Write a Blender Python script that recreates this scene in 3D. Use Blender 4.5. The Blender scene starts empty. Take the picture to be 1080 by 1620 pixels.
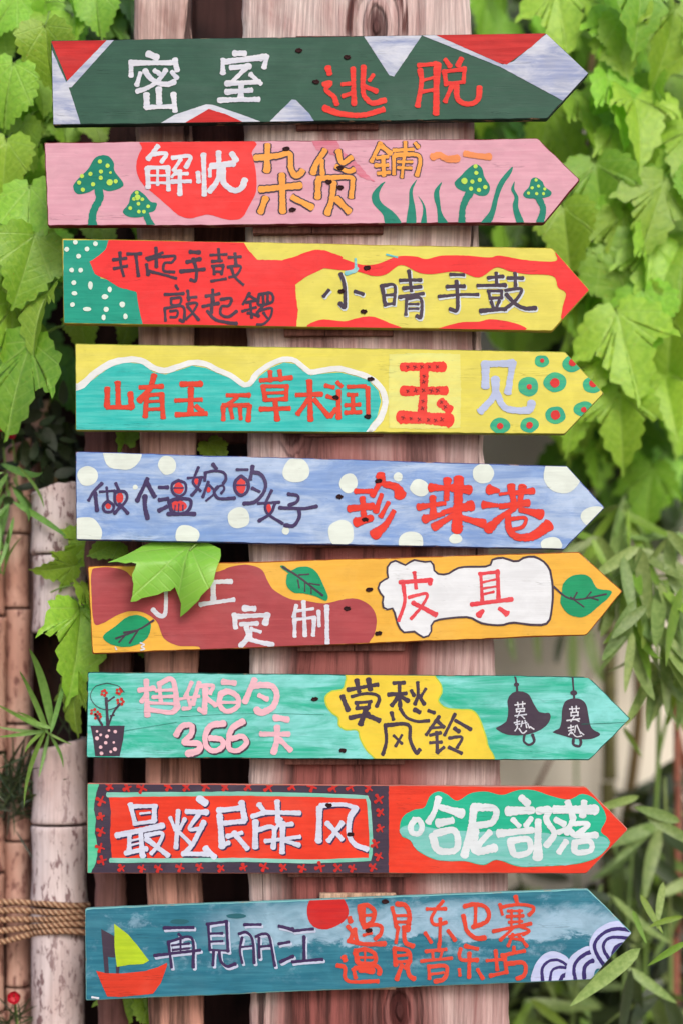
import bpy, bmesh, math, random
from mathutils import Vector, Matrix, noise
from mathutils.geometry import tessellate_polygon
random.seed(7)
scene = bpy.context.scene
COL = scene.collection
pi = math.pi

# ---------------------------------------------------------------- camera, sky, sun, exposure
Z0 = 0.35            # height of the lower picture edge at the boards
CAMZ = 0.87          # camera height
DIST = 3.0           # camera to the boards
cam_d = bpy.data.cameras.new('camera'); cam = bpy.data.objects.new('camera', cam_d); COL.objects.link(cam)
cam.location = (0, -DIST, CAMZ); cam.rotation_euler = (pi/2, 0, 0)
cam_d.sensor_fit = 'VERTICAL'; cam_d.sensor_height = 36; cam_d.lens = 36*DIST/1.62
cam_d.shift_y = (Z0 + 0.81 - CAMZ)/1.62
cam_d.clip_end = 500; cam_d.clip_start = 0.05
cam_d.dof.use_dof = True; cam_d.dof.focus_distance = DIST; cam_d.dof.aperture_fstop = 0.78
scene.camera = cam
w = bpy.data.worlds.new('World'); scene.world = w; w.use_nodes = True
nt = w.node_tree; nt.nodes.clear()
sky = nt.nodes.new('ShaderNodeTexSky'); sky.sky_type = 'NISHITA'; sky.sun_disc = False
SUN_EL, SUN_AZ = math.radians(36), math.radians(160)      # from behind the camera, a little to the right
sky.sun_elevation = SUN_EL; sky.sun_rotation = SUN_AZ
sky.air_density = 1.0; sky.dust_density = 3.0; sky.ozone_density = 0.6
bg = nt.nodes.new('ShaderNodeBackground'); bg.inputs[1].default_value = 0.15
wo = nt.nodes.new('ShaderNodeOutputWorld'); nt.links.new(sky.outputs[0], bg.inputs[0]); nt.links.new(bg.outputs[0], wo.inputs[0])
sl = bpy.data.lights.new('sun', 'SUN'); sl.energy = 1.3; sl.angle = math.radians(22); sl.color = (1, .955, .9)
so = bpy.data.objects.new('sun', sl); COL.objects.link(so)
sd = Vector((math.sin(SUN_AZ)*math.cos(SUN_EL), math.cos(SUN_AZ)*math.cos(SUN_EL), math.sin(SUN_EL)))
so.rotation_euler = sd.to_track_quat('Z', 'Y').to_euler(); so.location = (0, -2, 4)
vs = scene.view_settings; vs.view_transform = 'Standard'; vs.look = 'None'; vs.gamma = 1; vs.exposure = 0.25
scene.display_settings.display_device = 'sRGB'
scene.cycles.max_bounces = 6; scene.cycles.transparent_max_bounces = 6

# ---------------------------------------------------------------- helpers
def lin(c):
    c /= 255.0
    return c/12.92 if c <= .04045 else ((c+.055)/1.055)**2.4
ALB = 0.84
def rgb(c, k=ALB): return (lin(c[0])*k, lin(c[1])*k, lin(c[2])*k, 1)
def tag(o, label=None, cat=None, group=None, kind=None):
    if label: o['label'] = label
    if cat: o['category'] = cat
    if group: o['group'] = group
    if kind: o['kind'] = kind
    return o
def empty(name, loc, label=None, cat=None, group=None, rz=0):
    o = bpy.data.objects.new(name, None); COL.objects.link(o); o.location = loc; o.rotation_euler.z = rz
    o.empty_display_size = .05
    return tag(o, label, cat, group)
def link(name, me, parent=None, mats=()):
    o = bpy.data.objects.new(name, me); COL.objects.link(o)
    for m in mats:
        if m.name not in [x.name for x in me.materials if x]: me.materials.append(m)
    if parent: o.parent = parent
    return o
def mesh(name, V, Fc, mats=(), parent=None, smooth=False, mi=None):
    me = bpy.data.meshes.new(name); me.from_pydata([tuple(v) for v in V], [], Fc)
    for m in mats: me.materials.append(m)
    if mi: me.polygons.foreach_set('material_index', mi)
    if smooth: me.polygons.foreach_set('use_smooth', [True]*len(me.polygons))
    me.update()
    o = bpy.data.objects.new(name, me); COL.objects.link(o)
    if parent: o.parent = parent
    return o
def W(px, py, d=0.0):
    """a photo pixel at depth d behind the board plane -> world point (used only to lay the place out)"""
    k = (DIST+d)/DIST
    return Vector(((px-540)/1000*k, d, CAMZ + (Z0+(1620-py)/1000-CAMZ)*k))
class G:
    """tiny node helper"""
    def __init__(s, name):
        s.m = bpy.data.materials.new(name); s.m.use_nodes = True; s.t = s.m.node_tree; s.t.nodes.clear()
        s.out = s.n('ShaderNodeOutputMaterial'); s.tc = s.n('ShaderNodeTexCoord')
    def n(s, ty, **kw):
        nd = s.t.nodes.new(ty)
        for k, v in kw.items():
            if k.startswith('i_'):
                key = k[2:]; key = int(key) if key.isdigit() else key
                if hasattr(v, 'is_linked') or hasattr(v, 'links'): s.t.links.new(v, nd.inputs[key])
                else: nd.inputs[key].default_value = v
            else: setattr(nd, k, v)
        return nd
    def l(s, a, b): s.t.links.new(a, b)
    def map(s, scale, vec=None, loc=(0,0,0)):
        nd = s.n('ShaderNodeMapping'); nd.inputs['Scale'].default_value = scale; nd.inputs['Location'].default_value = loc
        s.l(vec or s.tc.outputs['Object'], nd.inputs[0]); return nd.outputs[0]
    def noise(s, vec, scale=1, detail=4, rough=.55, dist=0):
        nd = s.n('ShaderNodeTexNoise'); nd.inputs['Scale'].default_value = scale; nd.inputs['Detail'].default_value = detail
        nd.inputs['Roughness'].default_value = rough; nd.inputs['Distortion'].default_value = dist
        s.l(vec, nd.inputs['Vector']); return nd.outputs['Fac']
    def ramp(s, fac, a, b, ca=0.0, cb=1.0):
        nd = s.n('ShaderNodeMapRange'); nd.interpolation_type = 'SMOOTHSTEP'
        s.l(fac, nd.inputs[0]); nd.inputs[1].default_value = a; nd.inputs[2].default_value = b
        nd.inputs[3].default_value = ca; nd.inputs[4].default_value = cb; return nd.outputs[0]
    def math(s, op, a, b=None, c=None, clamp=False):
        nd = s.n('ShaderNodeMath'); nd.operation = op; nd.use_clamp = clamp
        for i, v in enumerate((a, b, c)):
            if v is None: continue
            if isinstance(v, (int, float)): nd.inputs[i].default_value = v
            else: s.l(v, nd.inputs[i])
        return nd.outputs[0]
    def mix(s, fac, a, b, blend='MIX'):
        nd = s.n('ShaderNodeMix'); nd.data_type = 'RGBA'; nd.blend_type = blend
        for i, v in ((0, fac), (6, a), (7, b)):
            if isinstance(v, (int, float, tuple)): nd.inputs[i].default_value = v
            else: s.l(v, nd.inputs[i])
        return nd.outputs[2]
    def bump(s, h, strength, dist):
        nd = s.n('ShaderNodeBump'); nd.inputs['Strength'].default_value = strength; nd.inputs['Distance'].default_value = dist
        s.l(h, nd.inputs['Height']); return nd.outputs[0]
    def bsdf(s, col, rough=.5, nrm=None, spec=.3):
        b = s.n('ShaderNodeBsdfPrincipled')
        if isinstance(col, tuple): b.inputs['Base Color'].default_value = col
        else: s.l(col, b.inputs['Base Color'])
        if isinstance(rough, (int, float)): b.inputs['Roughness'].default_value = rough
        else: s.l(rough, b.inputs['Roughness'])
        b.inputs['Specular IOR Level'].default_value = spec
        if nrm is not None: s.l(nrm, b.inputs['Normal'])
        return b
    def done(s, sh):
        s.l(sh.outputs[0], s.out.inputs[0]); return s.m

# hand-brushed paint on planed wood
_P = {}
def P(name, c, streak=.2, alt=None, blotch=0, band=None):
    if name in _P: return _P[name]
    g = G(name)
    if alt is None: alt = tuple(max(0, v*.84) for v in c)
    n1 = g.noise(g.map((9, 9, 150)), 1, 5, .6)          # brush streaks along the board
    n2 = g.noise(g.map((22, 22, 34)), 1, 4, .6, .6)      # patches
    f = g.math('MULTIPLY', g.ramp(n1, .38, .64), min(1, streak*1.25))
    if blotch:
        f2 = g.ramp(g.noise(g.map((5, 5, 24)), 1, 6, .7, .8), .40, .62)
        f = g.math('ADD', g.math('MULTIPLY', f, .35), g.math('MULTIPLY', f2, min(1, blotch)*.9), clamp=True)
    col = g.mix(f, rgb(c), rgb(alt))
    if band:   # broad pale brushed band across the middle of the board
        sep = g.n('ShaderNodeSeparateXYZ'); g.l(g.tc.outputs['Object'], sep.inputs[0])
        nn = g.noise(g.map((14, 14, 30)), 1, 6, .7, .5)
        nb = g.noise(g.map((4, 4, 4)), 1, 3, .5)
        zz = g.math('ADD', g.math('SUBTRACT', sep.outputs[2], g.math('MULTIPLY', sep.outputs[0], .03)), g.math('MULTIPLY', g.math('SUBTRACT', nn, .5), .075))
        zz = g.math('ADD', zz, g.math('MULTIPLY', g.math('SUBTRACT', nb, .5), .07))
        up = g.ramp(zz, -.002, .006); dn = g.ramp(zz, .040, .066, 1, 0)
        bx = g.ramp(sep.outputs[0], -.34, -.2)
        bx2 = g.ramp(sep.outputs[0], .30, .42, 1, .15)
        m = g.math('MULTIPLY', g.math('MULTIPLY', up, dn), g.math('MULTIPLY', bx, bx2))
        m = g.math('MULTIPLY', m, g.ramp(nn, .3, .55, .55, 1))
        low = g.ramp(g.noise(g.map((16, 16, 22), loc=(3, 1, 2)), 1, 6, .7), .52, .66, 0, .55)
        m = g.math('MAXIMUM', m, g.math('MULTIPLY', low, g.ramp(zz, -.06, -.02)))
        col = g.mix(g.math('MULTIPLY', m, .9), col, rgb(band))
    fade = g.ramp(g.noise(g.map((7, 7, 14), loc=(11, 4, 6)), 1, 5, .65, .4), .48, .70, 0, .22)
    col = g.mix(fade, col, rgb(tuple(v*.72+62 for v in c)))
    # uneven coverage + grime + tiny chips that show the wood
    col = g.mix(g.ramp(n2, .32, .68, 0, .28), col, rgb(tuple(v*.80 for v in c)))
    col = g.mix(g.ramp(g.noise(g.map((70, 70, 260)), 1, 3, .6), .66, .74, 0, .35), col, rgb(tuple(v*.62+18 for v in c)))
    cn = g.math('ABSOLUTE', g.math('SUBTRACT', g.noise(g.map((2.2, 2.2, 36), loc=(4, 2, 9)), 1, 5, .6), .5))
    crk = g.math('MULTIPLY', g.ramp(cn, .0015, .0065, 1, 0), g.ramp(g.noise(g.map((6, 6, 9), loc=(1, 8, 2)), 1, 3), .52, .62))
    col = g.mix(g.math('MULTIPLY', crk, .3), col, rgb(tuple(v*.35 for v in c)))
    chip = g.ramp(g.noise(g.map((60, 60, 120), loc=(7, 3, 1)), 1, 6, .75), .75, .78, 0, .6)
    col = g.mix(chip, col, rgb((150, 118, 92)))
    h = g.math('ADD', g.math('MULTIPLY', g.noise(g.map((16, 16, 520)), 1, 6, .65), 1.0), g.math('MULTIPLY', g.noise(g.map((5, 5, 120)), 1, 4, .6, .3), .9))
    h = g.math('SUBTRACT', h, g.math('ADD', g.math('MULTIPLY', chip, .3), g.math('MULTIPLY', crk, .6)))
    b = g.bsdf(col, g.ramp(n1, .2, .8, .42, .62), g.bump(h, .32, .0008), .2)
    _P[name] = g.done(b); return _P[name]

def catmull(pts, n=5, closed=False):
    N = len(pts)
    if N < 3 and not closed:
        a, b = pts[0], pts[-1]
        return [a+(b-a)*(i/8) for i in range(9)]
    out = []
    rng = range(N) if closed else range(N-1)
    for i in rng:
        p0 = pts[(i-1) % N] if closed or i > 0 else pts[0]*2-pts[1]
        p1 = pts[i]; p2 = pts[(i+1) % N]
        p3 = pts[(i+2) % N] if closed or i < N-2 else pts[-1]*2-pts[-2]
        for k in range(n):
            t = k/n
            out.append(.5*((2*p1)+(p2-p0)*t+(2*p0-5*p1+4*p2-p3)*t*t+(3*p1-p0-3*p2+p3)*t**3))
    if not closed: out.append(pts[-1].copy())
    return out

STEP = 0.00032
class Sign:
    """one arrow board: Empty > board, mounting_block, screws, painted figures"""
    count = 0
    def __init__(s, outline, face, edge_name, edge_rgb, label):
        s.px = outline
        s.c = Vector((sum(p[0] for p in outline)/5, sum(p[1] for p in outline)/5))
        c3 = W(*s.c)
        s.root = empty('arrow_sign', c3, label, 'sign', 'painted arrow signs stacked on the post')
        s.poly2 = [s.L(p[0], p[1]) for p in outline]          # local 2D, clockwise as listed
        s.seed = Sign.count*17.3; Sign.count += 1
        g = G(edge_name); n = g.noise(g.map((12, 200, 200)), 1, 5, .6)
        col = g.mix(g.ramp(n, .45, .7, 0, .55), rgb(edge_rgb), rgb(tuple(v*.6 for v in edge_rgb)))
        col = g.mix(g.ramp(g.noise(g.map((28, 90, 90), loc=(2, 2, 5)), 1, 5, .7), .55, .64, 0, .7), col, rgb((176, 140, 112)))
        edge = g.done(g.bsdf(col, .6, g.bump(n, .4, .001), .25))
        s.board(face, edge)
    def L(s, x, y): return Vector(((x-s.c.x)/1000, -(y-s.c.y)/1000))
    def inset(s, P2, d):
        N = len(P2); ar = sum(P2[i].x*P2[(i+1) % N].y-P2[(i+1) % N].x*P2[i].y for i in range(N)); sg = 1 if ar > 0 else -1
        out = []
        for i in range(N):
            a = (P2[i]-P2[i-1]).normalized(); b = (P2[(i+1) % N]-P2[i]).normalized()
            na = Vector((-a.y, a.x))*sg; nb = Vector((-b.y, b.x))*sg
            m = (na+nb); m = m/(m.length_squared)*2
            out.append(P2[i]+m*d)
        return out
    def board(s, face, edge):
        # dense outline with slightly worn edges
        base = []
        N = 5
        for i in range(N):
            a, b = s.poly2[i], s.poly2[(i+1) % N]; k = max(2, int((b-a).length/.02))
            for q in range(k): base.append(a+(b-a)*q/k)
        def wear(p, amt, sd): return p+Vector((noise.noise(Vector((p.x*60, p.y*60, sd))), noise.noise(Vector((p.x*60, p.y*60, sd+9)))+1.2*noise.noise(Vector((p.x*9, p.y*60, sd+3)))))*amt*1.5
        rings = []
        for d, y, amt in ((.0016, 0, .0007), (.0002, .0014, .0004), (0, .0035, .0003), (0, .0145, .0003), (.0012, .0165, .0003)):
            rp = []
            ins = s.inset(s.poly2, d)
            for i in range(N):
                a, b = ins[i], ins[(i+1) % N]; k = max(2, int((s.poly2[(i+1) % N]-s.poly2[i]).length/.012))
                dr = (b-a).normalized(); pv = (a-ins[i-1]).normalized()
                rp.append(wear(a+(dr-pv)*.0007, amt, s.seed)); rp.append(wear(a+dr*.0022, amt, s.seed))
                for q in range(1, k): rp.append(wear(a+(b-a)*q/k, amt, s.seed))
                rp.append(wear(b-dr*.0022, amt, s.seed))
            rings.append([(p.x, y, p.y) for p in rp])
        M = len(rings[0]); V = [v for r in rings for v in r]; Fc = []; mi = []
        Fc.append(list(range(M))[::-1] if False else list(range(M))); mi.append(0)
        for r in range(len(rings)-1):
            for i in range(M):
                j = (i+1) % M
                Fc.append((r*M+i, (r+1)*M+i, (r+1)*M+j, r*M+j)); mi.append(1)
        Fc.append([4*M+i for i in range(M)][::-1]); mi.append(1)
        o = mesh('board', V, Fc, (face, edge), s.root, mi=mi)
        bm = bmesh.new(); bm.from_mesh(o.data); bmesh.ops.recalc_face_normals(bm, faces=bm.faces); bm.to_mesh(o.data); bm.free()
        s.clipP = s.inset(s.poly2, .0013)
    def tr(s, pts, fr): return [s.L(fr[0]+x/fr[2], fr[1]+y/fr[2]) for x, y in pts]
    def clip(s, P2):
        C = s.clipP; N = len(C); ar = sum(C[i].x*C[(i+1) % N].y-C[(i+1) % N].x*C[i].y for i in range(N)); sg = 1 if ar > 0 else -1
        out = P2
        for i in range(N):
            a, b = C[i], C[(i+1) % N]; n = Vector((-(b-a).y, (b-a).x))*sg
            inp, out = out, []
            for k in range(len(inp)):
                p, q = inp[k-1], inp[k]; dp = (p-a).dot(n); dq = (q-a).dot(n)
                if (dp >= 0) != (dq >= 0): out.append(p+(q-p)*(dp/(dp-dq)))
                if dq >= 0: out.append(q)
            if not out: return []
        return out
    def clampv(s, p):
        C = s.clipP; N = len(C); ar = sum(C[i].x*C[(i+1) % N].y-C[(i+1) % N].x*C[i].y for i in range(N)); sg = 1 if ar > 0 else -1
        for i in range(N):
            a, b = C[i], C[(i+1) % N]; n = (Vector((-(b-a).y, (b-a).x))*sg).normalized(); d = (p-a).dot(n)
            if d < 0: p = p-n*d
        return p
    def grow(s, P2, d): return s.inset(P2, -d)
    def fill(s, P2, y):
        P2 = s.clip(P2)
        if len(P2) < 3: return [], []
        v = [Vector((p.x, p.y, 0)) for p in P2]
        tris = tessellate_polygon([v]); Fc = []
        for t in tris:
            a, b, c = (v[i] for i in t); ar = (b-a).cross(c-a).z
            if abs(ar) < 1e-12: continue
            Fc.append(tuple(t) if ar > 0 else tuple(t)[::-1])
        return [(p.x, y, p.y) for p in P2], Fc
    def poly(s, name, mat, pts, fr, level, smooth=False, wob=.45, grow=0, parent=None):
        P2 = s.tr(pts, fr)
        if grow: P2 = s.grow(P2, grow/fr[2]/1000)
        if smooth: P2 = catmull(P2, 5, True)
        D = []
        for i in range(len(P2)):
            a, b = P2[i], P2[(i+1) % len(P2)]; k = max(1, int((b-a).length/.004))
            for q in range(k): D.append(a+(b-a)*q/k)
        D = [p+Vector((noise.noise(Vector((p.x*260, p.y*260, 3))), noise.noise(Vector((p.x*260, p.y*260, 8)))))*wob/1000 for p in D]
        V, Fc = s.fill(D, -level*STEP-.00012)
        return mesh(name, V, Fc, (mat,), parent or s.root)
    def ribbon(s, pts, w0, w1, y, V, Fc, flat=False, sharp=False, h=.00007, ex=0):
        """one brush stroke: a low dome with rounded ends and an uneven edge (widths in metres)"""
        P2 = catmull(pts, 5) if not sharp else [a+(b-a)*q/4 for a, b in zip(pts, pts[1:]) for q in range(4)]+[pts[-1]]
        cum = [0]
        for a, b in zip(P2, P2[1:]): cum.append(cum[-1]+(b-a).length)
        T = cum[-1]
        if T < 1e-5: P2 = [P2[0], P2[0]+Vector((.0008, 0))]; cum = [0, .0008]; T = .0008
        n = max(6, min(90, int(T/.0016)))
        pos = []
        j = 0
        for i in range(n+1):
            t = T*i/n
            while j < len(cum)-2 and cum[j+1] < t: j += 1
            u = (t-cum[j])/max(1e-9, cum[j+1]-cum[j]); pos.append((P2[j]+(P2[j+1]-P2[j])*min(1, u), t))
        # rounded caps: extra stations beyond both ends
        d0 = (pos[1][0]-pos[0][0]).normalized(); d1 = (pos[-1][0]-pos[-2][0]).normalized()
        st = []
        cap = .85
        w0 *= 1.13; w1 *= 1.13
        ra = .5+.5*math.sin(pos[0][0].x*971+pos[0][0].y*533); rb_ = .5+.5*math.sin(pos[-1][0].x*877+pos[-1][0].y*619)
        for a in (1.0, .9, .72, .45):
            st.append((pos[0][0]-d0*(w0/2)*cap*a, w0*math.sqrt(max(0, 1-a*a))*1.04+w0*.06, d0))
        for i, (p, t) in enumerate(pos):
            d = (pos[min(i+1, n)][0]-pos[max(i-1, 0)][0]); d = d.normalized() if d.length > 1e-9 else d0
            u = t/T; pr = (1.05-.20*math.sin(pi*u)*min(1, T/(w0*2.5)))*(1+(ra-.5)*.20*(1-u)+(rb_-.5)*.34*u); st.append((p, (w0+(w1-w0)*u)*pr, d))
        for a in (.45, .72, .9, 1.0):
            st.append((pos[-1][0]+d1*(w1/2)*cap*a, w1*math.sqrt(max(0, 1-a*a))*1.04+w1*.06, d1))
        base = len(V); K = 5; prof = ((-1, 0), (-.62, .8), (0, 1), (.62, .8), (1, 0))
        for p, wd, d in st:
            nn = Vector((-d.y, d.x)); wb = 1+.22*noise.noise(Vector((p.x*300, p.y*420, s.seed)))
            wb2 = 1+.22*noise.noise(Vector((p.x*300, p.y*420, s.seed+5)))
            for q, (a, hh) in enumerate(prof):
                k = wb if a < 0 else wb2
                v = s.clampv(p+nn*a*(wd/2*k+ex))
                V.append((v.x, y-(0 if flat else hh*h), v.y))
        for i in range(len(st)-1):
            for q in range(K-1):
                a = base+i*K+q; Fc.append((a, a+1, a+K+1, a+K))
    def parse(s, strokes, width, fr):
        for part in strokes.split('|'):
            if not part.strip(): continue
            if ';' in part: body, wd = part.split(';')
            else: body, wd = part, str(width)
            ww = wd.split('-') if wd else [str(width)]
            w0 = float(ww[0]); w1 = float(ww[-1])
            pts = [tuple(float(v) for v in q.split(',')) for q in body.split()]
            yield s.tr(pts, fr), w0/fr[2]/1000, w1/fr[2]/1000
    def glyph(s, ch, mat, width, strokes, fr, name='painted_character', level=3, outline=None, shadow=None, parent=None, flat=False):
        V, Fc, mi, mats = [], [], [], [mat]
        y = -level*STEP-.00015
        for pts, w0, w1 in s.parse(strokes, width, fr):
            s.ribbon(pts, w0, w1, y, V, Fc, flat); y -= .000006
        mi = [0]*len(Fc)
        k = 1/fr[2]/1000
        if outline:
            mats.append(outline[0])
            for pts, w0, w1 in s.parse(strokes, width, fr):
                s.ribbon(pts, w0, w1, -(level-.9)*STEP-.00015, V, Fc, flat, ex=outline[1]*k/2, h=.0001)
        if shadow:
            mats.append(shadow[0]); off = Vector((shadow[1], -shadow[2]))*k
            for pts, w0, w1 in s.parse(strokes, width, fr):
                s.ribbon([p+off for p in pts], w0, w1, -(level-.9)*STEP-.00015, V, Fc, flat, ex=shadow[3]*k/2, h=.0001)
        mi += [1]*(len(Fc)-len(mi))
        o = mesh(name, V, Fc, mats, parent or s.root, smooth=True, mi=mi)
        if ch: o['label'] = 'hand painted character ' + ch
        return o
    def stroke_poly(s, name, mat, width, pts, fr, level, sharp=False):
        V, Fc = [], []; w_ = width/fr[2]/1000
        s.ribbon(s.tr(pts, fr), w_, w_, -level*STEP-.00015, V, Fc, False, sharp)
        return mesh(name, V, Fc, (mat,), s.root, smooth=True)
    def dots(s, mat, lst, fr, r, level, parent=None, name='painted_dots', one=False):
        V, Fc = [], []
        for d in lst:
            rx = (d[2] if len(d) > 2 else r)/fr[2]/1000; ry = (d[3]/fr[2]/1000 if len(d) > 3 else rx)
            c = s.tr([(d[0], d[1])], fr)[0]; n = 28 if rx > .006 else 14
            ring = []
            for q in range(n):
                a = 2*pi*q/n; wv = 1+.13*noise.noise(Vector((math.cos(a)*1.1+c.x*90, math.sin(a)*1.1+c.y*90, 2)))
                ring.append(c+Vector((math.cos(a)*rx, math.sin(a)*ry))*wv)
            v, f = s.fill(ring, -level*STEP-.00014); b = len(V); V += v; Fc += [tuple(i+b for i in t) for t in f]
        o = mesh(name, V, Fc, (mat,), parent or s.root)
        return o
    def crosses(s, mat, lst, fr, size, wd, level, name='stitch_cross'):
        for (x, y) in lst:
            V, Fc = [], []; a = size*(.8+.4*random.random()); t = random.uniform(-.5, .5)
            for sg in (-1, 1):
                dx = math.cos(.8*sg+t)*a; dy = math.sin(.8*sg+t)*a
                s.ribbon(s.tr([(x-dx, y-dy), (x+dx, y+dy)], fr), wd/fr[2]/1000*1.3, wd/fr[2]/1000*.6, -level*STEP-.00015-(sg+1)*.00001, V, Fc)
            mesh(name, V, Fc, (mat,), s.root, smooth=True)
    def screws(s, lst):
        for (px, py) in lst:
            c = s.L(px, py); V, Fc, mi = [], [], []; n = 14
            ring = [(.0043, -.0016), (.0037, -.0022), (.0026, -.0024), (.0021, -.0019), (.0010, -.0018)]
            for r, y in ring:
                for q in range(n):
                    a = 2*pi*q/n; k = 1+.45*noise.noise(Vector((math.cos(a)*2, math.sin(a)*2, px)))
                    V.append((c.x+math.cos(a)*r*k*1.35, y, c.y+math.sin(a)*r*k*.85))
            for r in range(len(ring)-1):
                for q in range(n): Fc.append((r*n+q, r*n+(q+1) % n, (r+1)*n+(q+1) % n, (r+1)*n+q))
            Fc.append([4*n+q for q in range(n)])
            mesh('screw', V, Fc, (M_SCREW,), s.root, smooth=True)
g = G('rusty_screw'); n_ = g.noise(g.map((400, 400, 400)), 1, 3)
M_SCREW = g.done(g.bsdf(g.mix(n_, rgb((22, 8, 14)), rgb((60, 28, 30))), .7, None, .15))
# ---------------------------------------------------------------- setting: ground, wall, added dark backing
def sheet(name, V4, mat): return tag(mesh(name, V4, [(0, 1, 2, 3)], (mat,)), kind='structure')
g = G('packed_earth'); v = g.map((1, 1, 1)); n1 = g.noise(v, 3, 8, .6); n2 = g.noise(v, 40, 4)
gm_ = g.done(g.bsdf(g.mix(n1, rgb((126, 108, 96), 1), rgb((168, 152, 138), 1)), .9, g.bump(n2, .6, .01), .2))
sheet('ground', [(-30, -20, 0), (30, -20, 0), (30, 40, 0), (-30, 40, 0)], gm_)
g = G('cream_render'); v = g.map((1, 1, 1)); n1 = g.noise(v, 2.2, 6, .6); n2 = g.noise(v, 60, 5); st_ = g.noise(g.map((9, 9, .9)), 1, 5, .6)
c = g.mix(g.ramp(n1, .35, .7), rgb((246, 240, 226)), rgb((232, 224, 210)))
c = g.mix(g.ramp(st_, .52, .72, 0, .4), c, rgb((156, 144, 128)))
WALLM = g.done(g.bsdf(c, .85, g.bump(n2, .4, .004), .2))
def boxmesh(x0, x1, y0, y1, z0, z1):
    V = [(x, y, z) for z in (z0, z1) for y in (y0, y1) for x in (x0, x1)]
    return V, [(0, 2, 3, 1), (4, 5, 7, 6), (0, 1, 5, 4), (2, 6, 7, 3), (0, 4, 6, 2), (1, 3, 7, 5)]
V, Fc = boxmesh(-3.2, 5.5, .88, 1.08, 0, 2.75)
o = mesh('garden_wall', V, Fc, (WALLM,)); tag(o, kind='structure')

# ---------------------------------------------------------------- wood
def wood(name, pale, mid, dark, red_low=None, zlo=0.3, zhi=1.9, knots=(), edge=None):
    g = G(name)
    sep = g.n('ShaderNodeSeparateXYZ'); g.l(g.tc.outputs['Object'], sep.inputs[0])
    warp = g.noise(g.map((3, 3, 1.2)), 1, 3, .5)
    comb = g.n('ShaderNodeCombineXYZ')
    xx = g.math('ADD', sep.outputs[0], g.math('MULTIPLY', warp, .09))
    kd = None
    for (kx, kz, kr) in knots:
        dx = g.math('MULTIPLY', g.math('SUBTRACT', sep.outputs[0], kx), 1.0); dz = g.math('MULTIPLY', g.math('SUBTRACT', sep.outputs[2], kz), .5)
        d = g.math('SQRT', g.math('ADD', g.math('MULTIPLY', dx, dx), g.math('MULTIPLY', dz, dz)))
        fall = g.math('POWER', 2.718, g.math('MULTIPLY', g.math('MULTIPLY', d, d), -1/(kr*kr)))
        kk = (d, fall); kd = kk if kd is None else (g.math('MINIMUM', kd[0], d), g.math('MAXIMUM', kd[1], fall))
    g.l(xx, comb.inputs[0]); g.l(sep.outputs[1], comb.inputs[1]); g.l(sep.outputs[2], comb.inputs[2])
    gr = g.noise(g.map((34, 34, 1.6), comb.outputs[0]), 1, 9, .68)
    fine = g.noise(g.map((190, 190, 5), comb.outputs[0]), 1, 5, .7)
    blot = g.noise(g.map((4, 4, 2.2)), 1, 5, .6, .6)
    c = g.mix(g.ramp(gr, .34, .60), rgb(dark), rgb(mid))
    c = g.mix(g.ramp(blot, .42, .66), c, rgb(pale))
    c = g.mix(g.ramp(fine, .38, .60, .5, 0), c, rgb(tuple(v*.62 for v in mid)))
    if red_low:  # light on the upper part put into the wood colour: paler above, redder below
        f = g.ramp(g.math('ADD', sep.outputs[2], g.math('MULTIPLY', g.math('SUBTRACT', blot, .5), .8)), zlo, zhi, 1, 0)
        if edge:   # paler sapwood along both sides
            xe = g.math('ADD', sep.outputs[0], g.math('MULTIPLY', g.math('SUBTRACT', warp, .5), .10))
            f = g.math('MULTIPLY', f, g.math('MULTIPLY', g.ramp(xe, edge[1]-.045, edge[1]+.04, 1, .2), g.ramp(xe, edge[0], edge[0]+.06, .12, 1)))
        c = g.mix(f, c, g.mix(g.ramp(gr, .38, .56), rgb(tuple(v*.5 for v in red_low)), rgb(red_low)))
    crack = g.ramp(g.noise(g.map((20, 20, .7), comb.outputs[0], loc=(3, 1, 0)), 1, 6, .6), .355, .325)
    c = g.mix(g.math('MULTIPLY', crack, .85), c, rgb((44, 20, 22)))
    h = g.math('ADD', g.math('ADD', gr, g.math('MULTIPLY', fine, .35)), g.math('MULTIPLY', crack, -1.2))
    if kd:
        ring = g.math('SINE', g.math('ADD', g.math('ADD', g.math('MULTIPLY', kd[0], 330), g.math('MULTIPLY', warp, 22)), g.math('MULTIPLY', gr, 7)))
        ring = g.ramp(ring, -.6, .9)
        c = g.mix(g.math('MULTIPLY', kd[1], g.math('MULTIPLY', ring, .4)), c, rgb(dark))
        arc = g.math('ABSOLUTE', g.math('SUBTRACT', g.math('ADD', kd[0], g.math('MULTIPLY', g.math('SUBTRACT', fine, .5), .030)), .044))
        c = g.mix(g.math('MULTIPLY', g.ramp(arc, .001, .008, .9, 0), g.ramp(sep.outputs[2], .90, .93)), c, rgb((84, 34, 30)))
        core = g.ramp(g.math('ADD', kd[0], g.math('MULTIPLY', g.math('SUBTRACT', fine, .5), .03)), .010, .024, .85, 0)
        c = g.mix(core, c, rgb((66, 26, 26)))
        h = g.math('ADD', h, g.math('MULTIPLY', kd[1], ring))
    return g.done(g.bsdf(c, .78, g.bump(h, 1.0, .006), .2))
PALEW = wood('top_lit_timber', (244, 230, 226), (228, 200, 198), (170, 122, 120), (156, 92, 88), .05, .72, knots=((.035, .93, .055), (.07, -.64, .06), (-.10, .30, .04)), edge=(-.14, .125))
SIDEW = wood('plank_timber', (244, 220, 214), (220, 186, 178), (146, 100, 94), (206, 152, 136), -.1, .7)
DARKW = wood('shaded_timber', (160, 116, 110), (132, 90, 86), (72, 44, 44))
GAPW = wood('gap_dark_timber', (74, 46, 44), (54, 32, 32), (24, 12, 14))
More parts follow.
